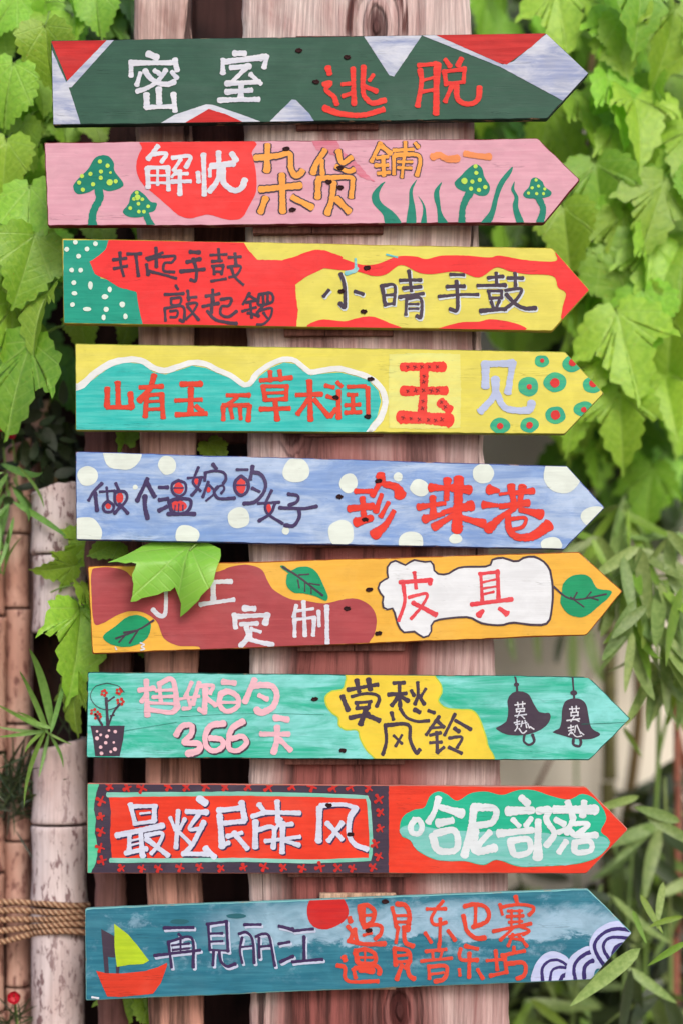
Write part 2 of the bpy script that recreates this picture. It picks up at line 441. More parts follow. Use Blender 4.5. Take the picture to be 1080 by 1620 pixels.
BLOCKW = wood('shadow_block_timber', (150, 104, 96), (118, 74, 68), (70, 40, 40))  # wood darkened to carry the shadow under the boards

def slab(name, prof, y, th, mat, parent, seed, relief=.004, rag=.004, nx=26, nz=170, bow=.01):
    """rough-sawn board; prof = rows of (py, px_left, px_right); a closed solid with an uneven face"""
    rows = []
    for i in range(nz+1):
        py = prof[0][0]+(prof[-1][0]-prof[0][0])*i/nz
        for a, b in zip(prof, prof[1:]):
            if a[0] <= py <= b[0]:
                u = (py-a[0])/(b[0]-a[0]); l = a[1]+(b[1]-a[1])*u; r = a[2]+(b[2]-a[2])*u; break
        rows.append((py, l, r))
    V, Fc = [], []
    mid = W((prof[0][1]+prof[0][2])/2, (prof[0][0]+prof[-1][0])/2, y)
    for py, l, r in rows:
        L_, R_ = W(l, py, y), W(r, py, y)
        z = L_.z
        xl = L_.x+rag*noise.noise(Vector((z*9, seed, 0)))+rag*.5*noise.noise(Vector((z*40, seed, 4)))
        xr = R_.x+rag*noise.noise(Vector((z*9, seed, 7)))+rag*.5*noise.noise(Vector((z*40, seed, 9)))
        for k in range(nx+1):
            u = k/nx; x = xl+(xr-xl)*u
            e = min(u, 1-u)*(xr-xl)
            rr = .006*max(0, 1-e/.007)**2
            n = noise.noise(Vector((x*55, z*1.6, seed)))+.6*noise.noise(Vector((x*140, z*4, seed+3)))+.8*noise.noise(Vector((x*9, z*3, seed+6)))
            V.append((x, y+rr-relief*n-bow*(1-(2*u-1)**2), z))
        V.append((xr, y+th, z)); V.append((xl, y+th, z))
    S = nx+3
    for i in range(nz):
        for k in range(S):
            a = i*S+k; b = i*S+(k+1) % S
            Fc.append((a, b, b+S, a+S))
    Fc.append([k for k in range(S)][::-1]); Fc.append([nz*S+k for k in range(S)])
    V = [(v[0]-mid.x, v[1]-mid.y, v[2]-mid.z) for v in V]
    o = mesh(name, V, Fc, (mat,), parent, smooth=False)
    n4 = len(Fc)-2
    sm = [True]*n4+[False, False]; o.data.polygons.foreach_set('use_smooth', sm)
    bm = bmesh.new(); bm.from_mesh(o.data); bmesh.ops.recalc_face_normals(bm, faces=bm.faces); bm.to_mesh(o.data); bm.free()
    o.location = mid
    return o
PB = 1990   # picture row of the ground line at the boards (z = 0)
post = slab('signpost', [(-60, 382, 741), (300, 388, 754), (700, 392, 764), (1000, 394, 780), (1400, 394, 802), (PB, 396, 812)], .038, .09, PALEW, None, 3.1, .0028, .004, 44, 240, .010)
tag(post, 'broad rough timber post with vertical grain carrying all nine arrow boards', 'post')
pl = slab('fence_plank', [(-60, 212, 302), (400, 216, 306), (1000, 226, 312), (1600, 236, 322), (PB, 238, 324)], .055, .03, SIDEW, None, 8.2, .003, .003, 16, 170, .004)
tag(pl, 'rough upright fence plank left of the post, nearest of the planks', 'plank', 'upright planks behind the boards')
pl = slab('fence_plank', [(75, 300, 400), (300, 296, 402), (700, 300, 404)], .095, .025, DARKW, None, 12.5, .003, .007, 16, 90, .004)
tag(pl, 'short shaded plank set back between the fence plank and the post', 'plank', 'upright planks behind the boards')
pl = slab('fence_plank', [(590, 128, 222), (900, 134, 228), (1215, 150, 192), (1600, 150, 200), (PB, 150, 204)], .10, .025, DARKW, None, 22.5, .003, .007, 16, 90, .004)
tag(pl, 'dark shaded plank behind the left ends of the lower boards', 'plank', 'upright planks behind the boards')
# added dark backing behind the planks, so the gaps between them turn black
backing = empty('dark_gap_backing', W(200, PB, .30), 'added dark timber backing that blackens the gaps behind bamboo and planks', 'dark backing')
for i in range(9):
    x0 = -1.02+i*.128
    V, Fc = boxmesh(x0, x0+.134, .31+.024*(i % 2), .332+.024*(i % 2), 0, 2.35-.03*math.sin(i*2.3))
    o = mesh('board', V, Fc, (GAPW,)); o.parent = backing; o.matrix_parent_inverse = Matrix.Translation(-backing.location)

BLOCKP = wood('pale_block_timber', (236, 206, 184), (214, 176, 150), (150, 104, 84))
# ---------------------------------------------------------------- the nine painted arrow boards
# tracing frames: (x of crop, y of crop, crop pixels per photo pixel); 1 photo pixel = 1 mm on the boards
def FR(x, y, s): return (x, y, s)

# ===== board 1: dark green, snowy peaks =====
A = FR(190,70,4); B = FR(500,80,4); C_ = FR(60,40,2.4); D_ = FR(490,40,2.4)
s = Sign([(81,64),(863,52),(931,116),(865,188),(84,198)], P('dark_green_paint',(44,86,72),streak=.35,alt=(62,104,86)), 'edge_green',(24,48,44),
  'dark green arrow board with white and red mountain peaks, topmost of the nine')
W1 = P('white_grey_paint',(214,220,234),streak=.7,alt=(140,154,196),blotch=.8)
R1 = P('brick_red_paint',(205,38,38),streak=.4,alt=(150,24,30))
s.poly('painted_snow', W1, [(52,88),(92,180),(118,235),(140,300),(165,381),(60,382)], C_, 1)
s.poly('painted_peak', R1, [(50,56),(272,53),(118,222)], C_, 1)
s.poly('painted_snow', W1, [(118,237),(108,217),(262,58),(268,50),(297,49),(130,235)], C_, 2)
s.poly('painted_snow', W1, [(455,379),(520,340),(640,300),(665,302),(790,345),(866,374),(865,385)], C_, 1)
s.poly('painted_peak', R1, [(535,385),(650,318),(720,340),(800,378)], C_, 2)
s.poly('painted_snow', W1, [(866,380),(965,282),(980,284),(1030,335),(1057,378)], C_, 1)
s.poly('painted_snow', W1, [(203,40),(426,36),(318,195),(300,190)], D_, 1)
s.poly('painted_snow', W1, [(422,38),(470,34),(730,150),(770,138),(900,30),(930,40),(1070,182),(965,290),(720,158)], D_, 2)
s.poly('painted_peak', R1, [(463,32),(900,26),(840,82),(745,150),(720,145)], D_, 3)
WL = P('white_paint',(222,226,238),streak=.4,alt=(184,192,216))
s.glyph('密', WL, 28, "180,62 235,85;36|72,112 72,200;30|85,120 340,118;32|350,100 362,165;32|130,185 108,260;26|160,168 190,212 240,245 300,255 345,240;30|222,168 248,186;28|292,165 240,235 180,275 110,300;26|330,178 362,215;26|247,285 250,370;36|170,320 172,400;34|172,400 330,395;32|340,318 350,420;34", A)
s.glyph('室', WL, 32, "725,58 790,60|652,100 652,185;28|665,112 925,82;34|930,78 912,148;28|705,150 820,140|800,150 710,240;28|675,250 880,240|828,192 890,250;28|675,303 830,292|768,265 765,345;34|630,355 875,350", A)
RL = P('red_paint',(226,44,40),streak=.35,alt=(250,90,70))
s.glyph('逃', RL, 28, "75,110 85,145;34|50,215 95,205 62,248 112,292 130,340|55,365 150,400 290,410 420,375;36|232,115 238,340|165,215 210,210;22|170,290 225,270;24|298,105 295,260 320,310 360,335 430,315;32|360,155 335,190;20|310,230 380,258;28", B)
s.glyph('脱', RL, 28, "648,95 755,84|765,90 760,200 756,395;40|655,125 665,200 640,350;30|670,190 740,172;20|675,260 740,250;22|815,60 845,100;26|915,55 895,95;30|805,135 920,120;24|935,112 930,195;26|808,132 820,215;28|820,210 930,200;24|855,225 815,320;30|885,220 890,300 930,335 990,335 1025,300 1030,235;30", B)
s.screws([(473,80),(549,91),(500,130)])

# ===== board 2: pink, mushrooms =====
E_ = FR(210,220,4); F_ = FR(400,215,4); G_ = FR(60,210,2.4); H_ = FR(490,210,2.4)
s = Sign([(70,225),(850,219),(917,284),(860,353),(76,358)], P('pink_paint',(222,168,186),streak=.3,alt=(205,140,164)), 'edge_dark_red',(110,24,36),
  'pink arrow board with green spotted mushrooms and orange lettering, second from the top')
s.poly('painted_wash', P('rose_paint',(210,112,136),streak=.5,alt=(222,160,178)), [(362,14),(520,14),(562,92),(640,150),(720,240),(770,290),(690,270),(600,190),(480,110),(400,90)], F_, 1, wob=3)
s.poly('painted_disc', P('bright_red_paint',(243,58,58),streak=.15), [(105,8),(735,8),(755,90),(780,200),(782,330),(735,430),(690,500),(620,512),(560,500),(480,478),(420,490),(360,502),(290,480),(220,420),(140,350),(70,290),(30,220),(28,140),(60,60)], E_, 1, smooth=True)
TG = P('teal_green_paint',(10,132,112),streak=.2)
YG = P('lime_dot_paint',(190,230,90),streak=.1)
def mushroom(cap, stem, dots, fr, r=8):
    m = s.poly('painted_mushroom', TG, cap, fr, 1, smooth=True)
    s.glyph(None, TG, 26, stem, fr, name='mushroom_stem', level=2, flat=True, parent=m)
    s.dots(YG, dots, fr, r, 3, parent=m)
mushroom([(135,205),(150,180),(190,140),(215,100),(240,86),(270,90),(290,115),(292,145),(325,190),(315,210),(270,222),(230,210),(190,228),(150,232)],
  "232,218 236,250 212,300 208,356", [(237,110),(266,126),(241,148),(201,157),(169,165),(240,172),(274,189,12),(297,185),(158,190),(172,217),(211,196),(277,152,5)], G_)
mushroom([(325,295),(345,270),(355,235),(378,218),(405,235),(430,262),(452,268),(445,295),(420,305),(395,320),(350,320),(328,308)],
  "408,305 432,356;24", [(377,228),(380,246,11),(398,253),(366,252),(352,287),(383,270),(385,300),(404,300),(420,280)], G_, 7)
mushroom([(548,188),(570,165),(600,135),(625,120),(650,132),(662,170),(682,205),(672,235),(645,240),(615,228),(580,222),(555,208)],
  "605,228 580,280 575,345", [(627,128),(630,153),(585,184,12),(615,186),(643,180),(610,213),(640,218),(664,207)], H_)
mushroom([(808,232),(830,205),(838,178),(857,170),(880,185),(890,205),(915,225),(905,243),(860,250),(820,248)],
  "865,246 884,290 870,345;24", [(857,180),(866,203),(842,210),(890,214),(828,230),(859,232),(885,232)], H_, 6)
for b in ([(285,186),(262,200),(235,235),(240,270),(275,310),(290,350),(347,350),(320,305),(275,270),(262,240),(270,210)],
  [(405,178),(378,215),(375,270),(365,350),(400,350),(400,290),(390,240),(392,210)],
  [(410,240),(425,270),(428,300),(420,350),(441,350),(440,300),(432,270)],
  [(500,188),(475,215),(470,245),(482,290),(488,350),(527,350),(500,305),(492,250),(490,220)],
  [(765,130),(715,190),(695,250),(680,300),(645,346),(680,346),(700,310),(715,245),(735,195),(762,155)],
  [(775,185),(762,215),(775,245),(768,280),(785,346),(812,346),(790,285),(790,245),(775,215)]):
    s.poly('painted_grass_blade', TG, b, H_, 1, smooth=True)
OR = P('orange_wash_paint',(246,150,92),streak=.3)
s.glyph(None, OR, 22, "465,92 490,85 520,100 560,98", H_, name='painted_squiggle')
s.glyph(None, OR, 22, "590,80 630,88 680,92", H_, name='painted_squiggle')
s.glyph('解', WL, 28, "160,48 100,125;30|125,98 215,92 185,145;24|95,185 100,305;30|100,182 225,180;24|225,180 228,320;28|160,190 160,290;18|110,232 220,232;16|110,278 220,278;16|255,120 365,110 340,178;26|305,130 262,198;24|265,222 350,220;18|250,270 365,268;26|300,205 300,350;28|280,200 250,242;16", E_)
s.glyph('忧', WL, 34, "450,102 455,350|415,215 420,270;28|490,190 490,235;22|500,172 640,155|545,88 548,190 540,260 490,330|570,190 580,280 640,325 690,310 710,262;38|630,95 655,135;34", E_)
OB = P('ochre_paint',(246,168,76),streak=.2); BK = P('charcoal_paint',(66,58,78),streak=.1)
s.glyph('杂', OB, 34, "95,62 90,222|20,140 150,128 232,112 240,200 268,252 300,240 312,225|185,248 190,480|50,340 300,315|82,395 50,482|255,392 372,452", F_, outline=(BK,17))
s.glyph('货', OB, 32, "455,95 400,180 382,235|435,160 440,240;28|540,98 562,172 620,140|530,195 600,225 635,215;28|415,285 410,390|415,272 610,262 628,300 620,385|510,300 500,400 472,490;36|530,400 605,478;36", F_, outline=(BK,17))
s.glyph('铺', OB, 22, "805,48 750,160;26|812,65 870,112;24|785,140 850,132|775,188 850,186|822,130 826,250|792,238 860,232|890,92 1010,86|962,42 962,112|890,132 890,240;24|900,122 1030,120 1056,160 1036,248;26|955,130 940,262;18|915,165 1005,165;16|915,202 1000,205;16|1025,48 1045,72;20", F_, outline=(BK,13))
s.screws([(453,236),(463,332),(538,266),(520,288),(538,297)])

# ===== board 3: red / yellow / green =====
I_ = FR(160,385,4); J_ = FR(400,385,4); K_ = FR(620,395,4); L_ = FR(80,365,2.4); M_ = FR(490,365,2.4)
s = Sign([(98,377),(873,392),(932,459),(873,524),(101,512)], P('yellow_paint',(226,218,100),streak=.2,alt=(206,206,96)), 'edge_ochre',(176,160,50),
  'arrow board in teal, red and yellow with black lettering, third from the top')
RB = P('scarlet_paint',(240,54,56),streak=.15,alt=(214,42,48))
s.poly('painted_field', P('sea_green_paint',(16,152,130),streak=.3,alt=(50,176,150)), [(50,36),(240,36),(240,75),(215,95),(190,180),(235,190),(275,215),(350,232),(355,300),(370,362),(50,350)], L_, .5)
s.poly('painted_field', RB, [(222,34),(728,34),(750,70),(785,110),(880,112),(1010,74),(1040,74),(1080,88),(1110,100),(1090,142),(1040,142),(970,175),(930,205),(932,250),(940,300),(932,375),(356,372),(340,310),(332,265),(328,232),(262,215),(215,185),(170,165),(150,118),(185,95),(210,72)], L_, 1.2, wob=.8)
s.poly('painted_band', RB, [(-50,100),(0,78),(40,73),(90,95),(130,108),(200,130),(260,125),(330,98),(400,98),(440,108),(500,95),(600,95),(680,102),(720,95),(820,112),(930,116),(930,85),(945,90),(1075,228),(962,335),(958,290),(970,238),(940,215),(920,172),(820,165),(760,155),(705,140),(640,178),(560,155),(460,165),(410,158),(345,130),(290,165),(240,172),(180,155),(100,148),(40,142),(-50,150)], M_, 2, smooth=True)
s.poly('painted_hill', RB, [(5,372),(40,338),(130,344),(180,332),(235,326),(300,350),(330,375)], M_, 1, smooth=True)
s.poly('painted_hill', RB, [(495,380),(560,350),(640,345),(690,336),(790,355),(797,380)], M_, 1, smooth=True)
WD = P('pale_mint_paint',(222,240,232),streak=.1)
s.dots(WD, [(96,44),(172,50),(63,71),(140,70),(108,97),(116,150),(82,150),(90,198),(153,208,9,16),(226,223,8,11),(92,238,11,8),(208,251,12,10),(85,281),(274,280,11,11),(213,299,10,10),(140,298,16,8),(203,330,8,11),(286,326,8,11)], L_, 9, 3)
BL = P('plum_black_paint',(68,56,74),streak=.15)
s.glyph('打', BL, 20, "80,105 160,95|122,60 128,140 145,205|85,160 165,145|170,68 255,66|222,72 238,205;22", I_)
s.glyph('起', BL, 20, "290,95 390,62|350,30 352,150|300,105 380,85|290,135 300,200|300,175 400,200 475,222|395,85 470,82 450,120 405,125 400,175 465,182;17", I_)
s.glyph('手', BL, 22, "565,55 625,58|545,120 630,100|505,178 655,165|585,100 605,170 600,235 570,232", I_)
s.glyph('鼓', BL, 18, "695,75 795,70|745,38 750,105|705,115 765,112|705,145 775,140|715,150 718,195|775,145 765,195|725,180 765,180|700,240 790,225|810,90 885,85|850,65 855,130|805,150 885,145 860,200 815,215|825,155 850,215 900,262", I_)
s.glyph('敲', BL, 17, "475,268 488,290|405,325 525,318|445,350 505,345 500,385 450,390 445,350|405,415 410,490|405,412 520,400 525,490 500,485|440,430 485,428 480,465 442,468|550,300 558,360|550,345 605,340|545,385 610,380 580,440 540,480|550,400 590,450 620,485", I_)
s.glyph('起', BL, 19, "665,335 750,320|708,295 712,370|645,400 745,380|705,345 700,440|675,430 720,480 790,500 860,508|760,355 825,350 810,395 765,400 760,450 810,465 860,430;17", I_)
s.glyph('锣', BL, 17, "940,315 900,385|945,335 985,360|920,375 990,360|895,430 980,405|945,380 955,470|930,440 1000,460|1000,325 1075,315 1085,370 1000,390 1000,330|1025,325 1030,385|1055,320 1055,380|1030,390 990,440|1010,425 1080,410 1070,470 1030,510 990,515|1030,440 1050,470", I_)
WS = P('shadow_white_paint',(214,226,236),streak=.1)
SH = (WS, 5, 7, 6)
s.glyph('小', BL, 24, "555,195 575,250 582,320 578,405 550,380;24|480,298 448,335;22|645,305 695,322;22", J_, shadow=SH)
s.glyph('晴', BL, 22, "815,270 835,390;26|815,270 895,268 890,385|825,330 885,325;18|835,388 890,380;20|930,235 1060,232|985,175 1000,300|950,285 1060,275|925,340 1075,318|970,350 965,450|975,350 1060,350 1060,465 1035,460|985,385 1045,385;15|985,415 1045,415;15", J_, shadow=SH)
s.glyph('手', BL, 22, "368,158 450,160|345,235 455,232|295,297 430,285 540,285|405,200 412,300 408,385 365,375", K_, shadow=SH)
s.glyph('鼓', BL, 20, "605,178 700,170|655,148 660,225|540,228 715,225;22|605,262 690,262|608,262 618,310|690,262 690,305|620,308 690,305|625,330 640,375|675,325 655,375|558,388 715,375;26|730,180 825,180|775,150 778,230|715,258 815,250 780,320 705,380|720,285 780,345 840,372 905,370;24", K_, shadow=SH)
s.glyph(None, P('flake_cyan',(96,190,200),streak=.3,alt=(230,240,240)), 20, "648,100 650,150;14|590,190 640,175 655,160;24", J_, name='paint_fleck')
s.glyph(None, P('flake_cyan',(96,190,200)), 12, "845,72 910,88;12", J_, name='paint_fleck')
s.screws([(540,461),(580,424),(575,493)])

# ===== board 4: yellow with turquoise cloud =====
N_ = FR(150,570,4); O_ = FR(380,560,4); Q_ = FR(610,550,4); R_ = FR(100,535,2.4); T_ = FR(520,535,2.4)
s = Sign([(119,543),(893,556),(955,622),(893,687),(120,681)], P('lemon_paint',(228,220,96),streak=.25,alt=(216,210,116)), 'edge_olive',(150,156,60),
  'yellow arrow board with turquoise cloud and red jade lettering, fourth from the top')
cl = [(48,192),(80,185),(130,145),(180,110),(240,92),(300,98),(345,130),(390,138),(440,122),(490,105),(540,112),(590,135),(640,155),(680,187),(715,182),(745,145),(790,112),(840,92),(880,98),(910,125),(940,142),(985,135),(1050,130),(1110,145),(1157,160),(1195,200),(1205,240),(1190,300),(1165,330),(1150,364)]
s.poly('painted_cloud', P('turquoise_paint',(40,188,184),streak=.5,alt=(100,212,206)), cl+[(48,364)], R_, 1)
WC = P('cloud_white_paint',(232,238,240),streak=.15)
s.stroke_poly('painted_cloud_edge', WC, 24, [(44,186),(70,180),(120,135),(180,97),(240,82),(300,86),(345,114),(390,124),(440,108),(490,93),(540,98),(590,122),(640,143),(685,176),(710,172),(738,132),(790,98),(840,80),(880,85),(912,112),(940,130),(985,122),(1050,117),(1110,132),(1165,152),(1205,190),(1222,240),(1206,300),(1180,332),(1162,358)], R_, 2)
RO = P('tomato_paint',(224,68,48),streak=.15); BR = P('umber_line_paint',(140,84,62))
o = (BR,5)
s.glyph('山', RO, 30, "82,180 80,290|148,145 152,280;34|228,210 235,300|80,298 235,298;24", N_, outline=o)
s.glyph('有', RO, 28, "378,98 350,180 285,255;32|290,172 430,165;24|330,215 322,355;28|330,222 425,215;22|425,215 435,360;30|340,262 420,258;18|340,312 420,308;20", N_, outline=o)
s.glyph('玉', RO, 28, "550,152 675,150|610,185 608,330;36|515,255 675,250;24|520,345 705,338|645,292 680,325;26", N_, outline=o)
s.glyph('而', RO, 22, "840,222 980,222|900,235 845,280|815,295 815,375;26|815,285 975,285;24|860,300 872,365;22|920,300 925,370;22|980,290 972,380;28", N_, outline=o)
s.glyph('草', RO, 24, "130,168 325,150;22|190,112 192,170|250,108 258,165|145,205 160,290;28|145,205 300,205;22|295,205 290,290;24|165,248 275,245;16|165,292 285,285;22|130,350 310,345;26|222,300 235,415;30", O_, outline=o)
s.glyph('木', RO, 26, "358,260 515,255;24|438,175 445,415;34|430,290 365,380;26|470,290 560,395;26", O_, outline=o)
s.glyph('润', RO, 20, "540,200 590,212;22|550,268 610,285;22|570,395 605,350;24|615,180 640,205;22|622,235 622,405;26|680,208 790,205;20|805,215 808,400;26|680,258 735,258|665,325 755,320|665,372 760,368;22|710,262 712,365;22", O_, outline=o)
s.poly('painted_wash', P('pale_lemon_paint',(232,228,126),streak=.4,alt=(212,228,150),blotch=.4), [(22,42),(250,34),(468,40),(474,280),(470,508),(240,516),(20,508),(16,270)], Q_, 1, wob=1.6)
YJ = P('jade_red_paint',(238,62,52),streak=.2)
s.glyph('玉', YJ, 54, "110,122 360,122;52|240,130 238,270 228,410;52|112,275 370,272;56|95,438 400,458;68|350,350 395,390;56", Q_, level=2)
bx = P('stitch_paint',(120,40,44))
cx = [(140,122),(185,122),(228,122),(275,122),(325,122),(243,180),(240,218),(140,275),(190,272),(238,270),(288,272),(328,270),(235,338),(232,385),(352,345),(376,375),(110,442),(160,448),(212,455),(270,458),(315,460),(355,455)]
s.crosses(bx, cx, Q_, 12, 5, 4)
s.glyph('见', P('periwinkle_paint',(186,200,236),streak=.2), 44, "628,105 628,240;52|625,105 800,100|800,100 770,280|690,200 685,300 600,400;46|700,290 740,370 800,395 900,395 920,350;42", Q_)
TD = P('dot_teal_paint',(44,168,138),streak=.4,alt=(90,200,120)); RD = P('dot_red_paint',(214,48,50))
for (x,y,rx,ry,cxx,cyy,cr) in [(807,87,27,23,808,85,8),(922,97,37,33,924,92,15),(857,168,44,38,856,170,18),(756,185,38,37,759,185,10),(1000,178,37,32,1002,172,15),(858,293,39,33,858,292,18),(967,270,40,30,966,272,11),(648,332,37,30,648,334,12),(760,330,36,29,760,331,13)]:
    d = s.dots(TD, [(x,y,rx,ry)], T_, 30, 1, name='painted_dot', one=True)
    s.dots(RD, [(cxx,cyy,cr)], T_, cr, 3, parent=d, name='dot_centre')
s.screws([(586,600),(531,629),(581,659)])

# ===== board 5: light blue, white dots =====
A = FR(130,725,4); B = FR(340,725,4); C_ = FR(540,735,4); D_ = FR(700,735,4); E_ = FR(100,700,2.4); F_ = FR(520,700,2.4)
s = Sign([(120,714),(896,737),(956,803),(892,869),(121,854)], P('sky_blue_paint',(122,158,218),streak=.6,alt=(184,206,238),blotch=1), 'edge_navy',(66,84,150),
  'light blue arrow board with white dots and red and navy lettering, fifth from the top')
WDOT = P('dot_white_paint',(226,238,232),streak=.15)
for d in [(225,35,74,72),(95,128,39,38),(396,87,33,37),(883,105,50,48),(668,286,42,40),(472,352,46,40),(88,342,62,62),(845,335,14,15),(275,170,10,9)]:
    s.dots(WDOT, [d], E_, 30, 1, name='painted_dot', one=True)
for d in [(75,155,34,37),(262,130,17,18),(343,172,36,33),(585,117,41,38),(884,120,72,72),(1012,284,58,42),(845,388,40,30),(312,378,48,40),(480,365,25,19),(45,345,50,49)]:
    s.dots(WDOT, [d], F_, 30, 1, name='painted_dot', one=True)
NV = P('navy_plum_paint',(66,54,100),streak=.15); RC = P('centre_red_paint',(224,66,66))
s.glyph('做', NV, 20, "128,160 75,212 45,265|85,220 97,330;24|115,212 205,205;16|158,185 165,270;16|165,272 136,298 146,336 190,336 202,300 168,272;18|216,160 235,205|215,212 272,212 286,255 252,300 212,282 210,218;20|252,298 208,348|238,290 292,348", A)
s.dots(RC, [(167,303,18),(240,252,23,34)], A, 18, 3)
s.glyph('个', NV, 24, "416,130 382,200 350,270;22|410,152 460,240;28|400,240 400,310 416,378;28", A)
s.glyph('温', NV, 20, "490,184 545,184|490,264 545,256;22|490,330 535,308;26|613,140 572,165 575,215 613,240 655,215 655,160 613,140;18|605,240 608,265|555,272 600,258 680,260 690,300 655,345 578,345 552,276;20|545,353 715,352;22", A)
s.dots(RC, [(613,190,32,36),(614,302,52,34)], A, 18, 3)
s.glyph(None, NV, 8, "583,188 643,188|592,300 588,340|615,290 612,335|640,298 640,330", A, name='character_detail', level=5)
s.glyph('婉', NV, 17, "738,58 708,130 706,160 750,206|670,125 765,120;14|752,130 732,190 695,235|830,38 850,66;22|782,95 778,140;18|778,92 840,80 900,92 912,130 895,160|800,150 765,245|798,160 840,215 788,268;14|850,185 890,172 902,195 882,222;14|862,180 838,215 870,255 968,252;18", A)
s.dots(RC, [(725,145,13,22),(802,200,14,17)], A, 18, 3)
s.glyph('的', NV, 19, "140,72 208,72;16|240,52 226,130;24|168,112 130,150 132,205 168,236 208,205 210,150 168,112;18|235,88 290,100 322,160 305,225 250,278 185,286;22|238,190 282,210;20", B)
s.dots(RC, [(168,174,28,50)], B, 18, 3)
s.glyph(None, NV, 9, "140,170 198,170", B, name='character_detail', level=5)
s.glyph('好', NV, 19, "360,205 322,290 335,350 428,412|275,286 408,278;17|380,290 352,350 280,396|465,226 525,238 520,275 470,298|410,314 560,318 645,304|532,322 535,370 500,426 445,424;22", B)
s.dots(RC, [(341,318,17,28)], B, 18, 3)
RV = P('vermilion_paint',(232,60,44),streak=.2,alt=(210,40,40)); TH = (P('shadow_blue_paint',(92,92,140)),4)
s.glyph('珍', RV, 32, "90,170 190,168;28|245,68 252,112;46|240,118 195,195;30|270,122 345,145 372,195;32-56|50,280 195,262;36|132,215 142,350;34|95,365 190,338;50-30|252,192 215,295;24-32|295,242 250,325;24-32|328,298 280,380 212,440;28-62", C_, outline=TH)
s.glyph('珠', RV, 36, "490,268 650,245;40-26|575,208 580,330;34-40|525,345 640,312;44-28|565,145 700,150;46-34|668,100 662,215;46-34|740,95 735,250 728,415;58-52|700,148 805,160;40-48|640,302 815,262;26-58|700,325 590,392;30-50|750,335 890,372;28-52", C_, outline=TH)
s.glyph('港', RV, 34, "295,158 350,166;54-22|360,188 440,176;18|262,255 340,258;46-24|430,140 452,270;46-34|502,142 480,262;42-32|430,182 565,168;30-40|365,265 535,242;32-40|450,280 360,338 285,410;26-50|490,285 615,315;30-54|425,345 520,338 505,392 450,410;22|412,325 415,400 460,455 560,455 660,390;30-72", D_, outline=TH)
s.screws([(537,786),(598,761),(577,822)])

# ===== board 6: golden, leaves, leather goods =====
A = FR(190,900,4); B = FR(360,890,4); C_ = FR(595,870,4); D_ = FR(130,865,2.4); E_ = FR(540,865,2.4)
s = Sign([(139,896),(915,873),(984,935),(927,1005),(146,1035)], P('golden_paint',(240,186,72),streak=.25,alt=(226,166,64)), 'edge_brown',(158,84,30),
  'golden arrow board with maroon patches and white cloud panel, sixth from the top')
s.poly('painted_field', P('maroon_rose_paint',(176,76,82),streak=.45,alt=(158,62,70)), [(37,95),(60,80),(110,78),(165,92),(205,125),(300,150),(420,120),(525,92),(560,78),(620,68),(680,85),(705,130),(730,165),(790,198),(850,205),(920,215),(990,200),(1044,198),(1094,225),(1116,270),(1109,330),(1089,365),(1080,430),(480,430),(450,385),(430,378),(360,374),(310,345),(285,285),(235,250),(180,245),(130,262),(80,290),(46,288),(37,180)], D_, 1, smooth=True)
LG = P('painted_leaf_green',(14,150,102),streak=.25,alt=(30,170,110))
def pleaf(pts, veins, fr, w):
    m = s.poly('painted_leaf', LG, pts, fr, 2, smooth=True)
    s.glyph(None, BL, w, veins, fr, name='leaf_vein', level=3, parent=m)
pleaf([(82,338),(130,300),(170,268),(215,260),(255,280),(262,310),(245,350),(200,375),(150,380),(100,365)], "272,280 215,315 130,348;8|215,315 182,365|205,318 160,326|165,335 142,362", D_, 7)
pleaf([(335,20),(362,22),(400,50),(450,28),(520,30),(570,70),(610,150),(635,215),(620,242),(560,215),(480,195),(420,190),(375,145),(375,80),(385,68),(345,38)], "350,28 450,90 602,208;12|490,122 490,182|530,150 530,196|445,110 455,160|452,78 515,74|520,132 582,142", B, 9)
pleaf([(835,170),(840,140),(870,112),(915,105),(945,120),(970,158),(1022,168),(1010,195),(975,225),(940,255),(905,268),(860,255),(830,215)], "805,152 850,190 900,200 1002,180;7|868,192 918,228|880,195 892,174|925,197 945,172|940,192 972,202", E_, 6)
s.glyph(None, WL, 5, "222,365 238,372 225,380 240,388 224,392|128,382 132,390", D_, name='paint_fleck')
cp = [(790,90),(800,150),(797,230),(780,290),(720,296),(650,288),(600,298),(530,290),(475,267),(352,282),(338,328),(310,344),(272,320),(240,327),(215,300),(195,235),(165,240),(155,215),(158,185),(138,165),(150,130),(176,122),(172,80),(200,52),(242,70),(270,50),(310,58),(345,58),(355,98),(400,104),(450,78),(555,74),(570,50),(610,42),(660,57),(690,42),(730,38),(770,60)]
s.poly('painted_cloud', P('panel_white_paint',(232,238,246),streak=.15), cp, E_, 2, smooth=True)
s.stroke_poly('painted_cloud_edge', BL, 7, cp+cp[:1], E_, 3)
RP = P('coral_red_paint',(224,60,74),streak=.35,alt=(240,110,116))
s.glyph('皮', RP, 24, "240,145 250,240|150,205 345,192;26|345,190 338,215|168,212 178,330 140,445|205,300 318,278 290,350 220,435;20|230,335 300,370 372,408;24-34", C_, level=3)
s.glyph('具', RP, 20, "650,152 770,138|658,150 668,325|765,132 770,310;22|670,205 760,185;14|670,245 760,230;14|670,282 740,265;14|600,345 855,312;24|672,385 645,412;20-34|778,372 820,400;24-40", C_, level=3)
s.glyph('手', WL, 26, "230,40 330,30|225,95 350,85|290,40 290,270 250,295 210,258", A, level=2)
s.glyph('工', WL, 26, "540,85 705,80|590,100 592,195;30|510,225 720,195", A, level=2)
s.glyph('定', WL, 28, "788,250 848,252;36|725,290 732,370;30|735,302 930,292;30|932,290 920,345;34|765,350 870,345;24|832,382 888,398;22|800,365 810,430 765,488|832,375 828,440;20|800,440 870,460 965,480", A, level=2)
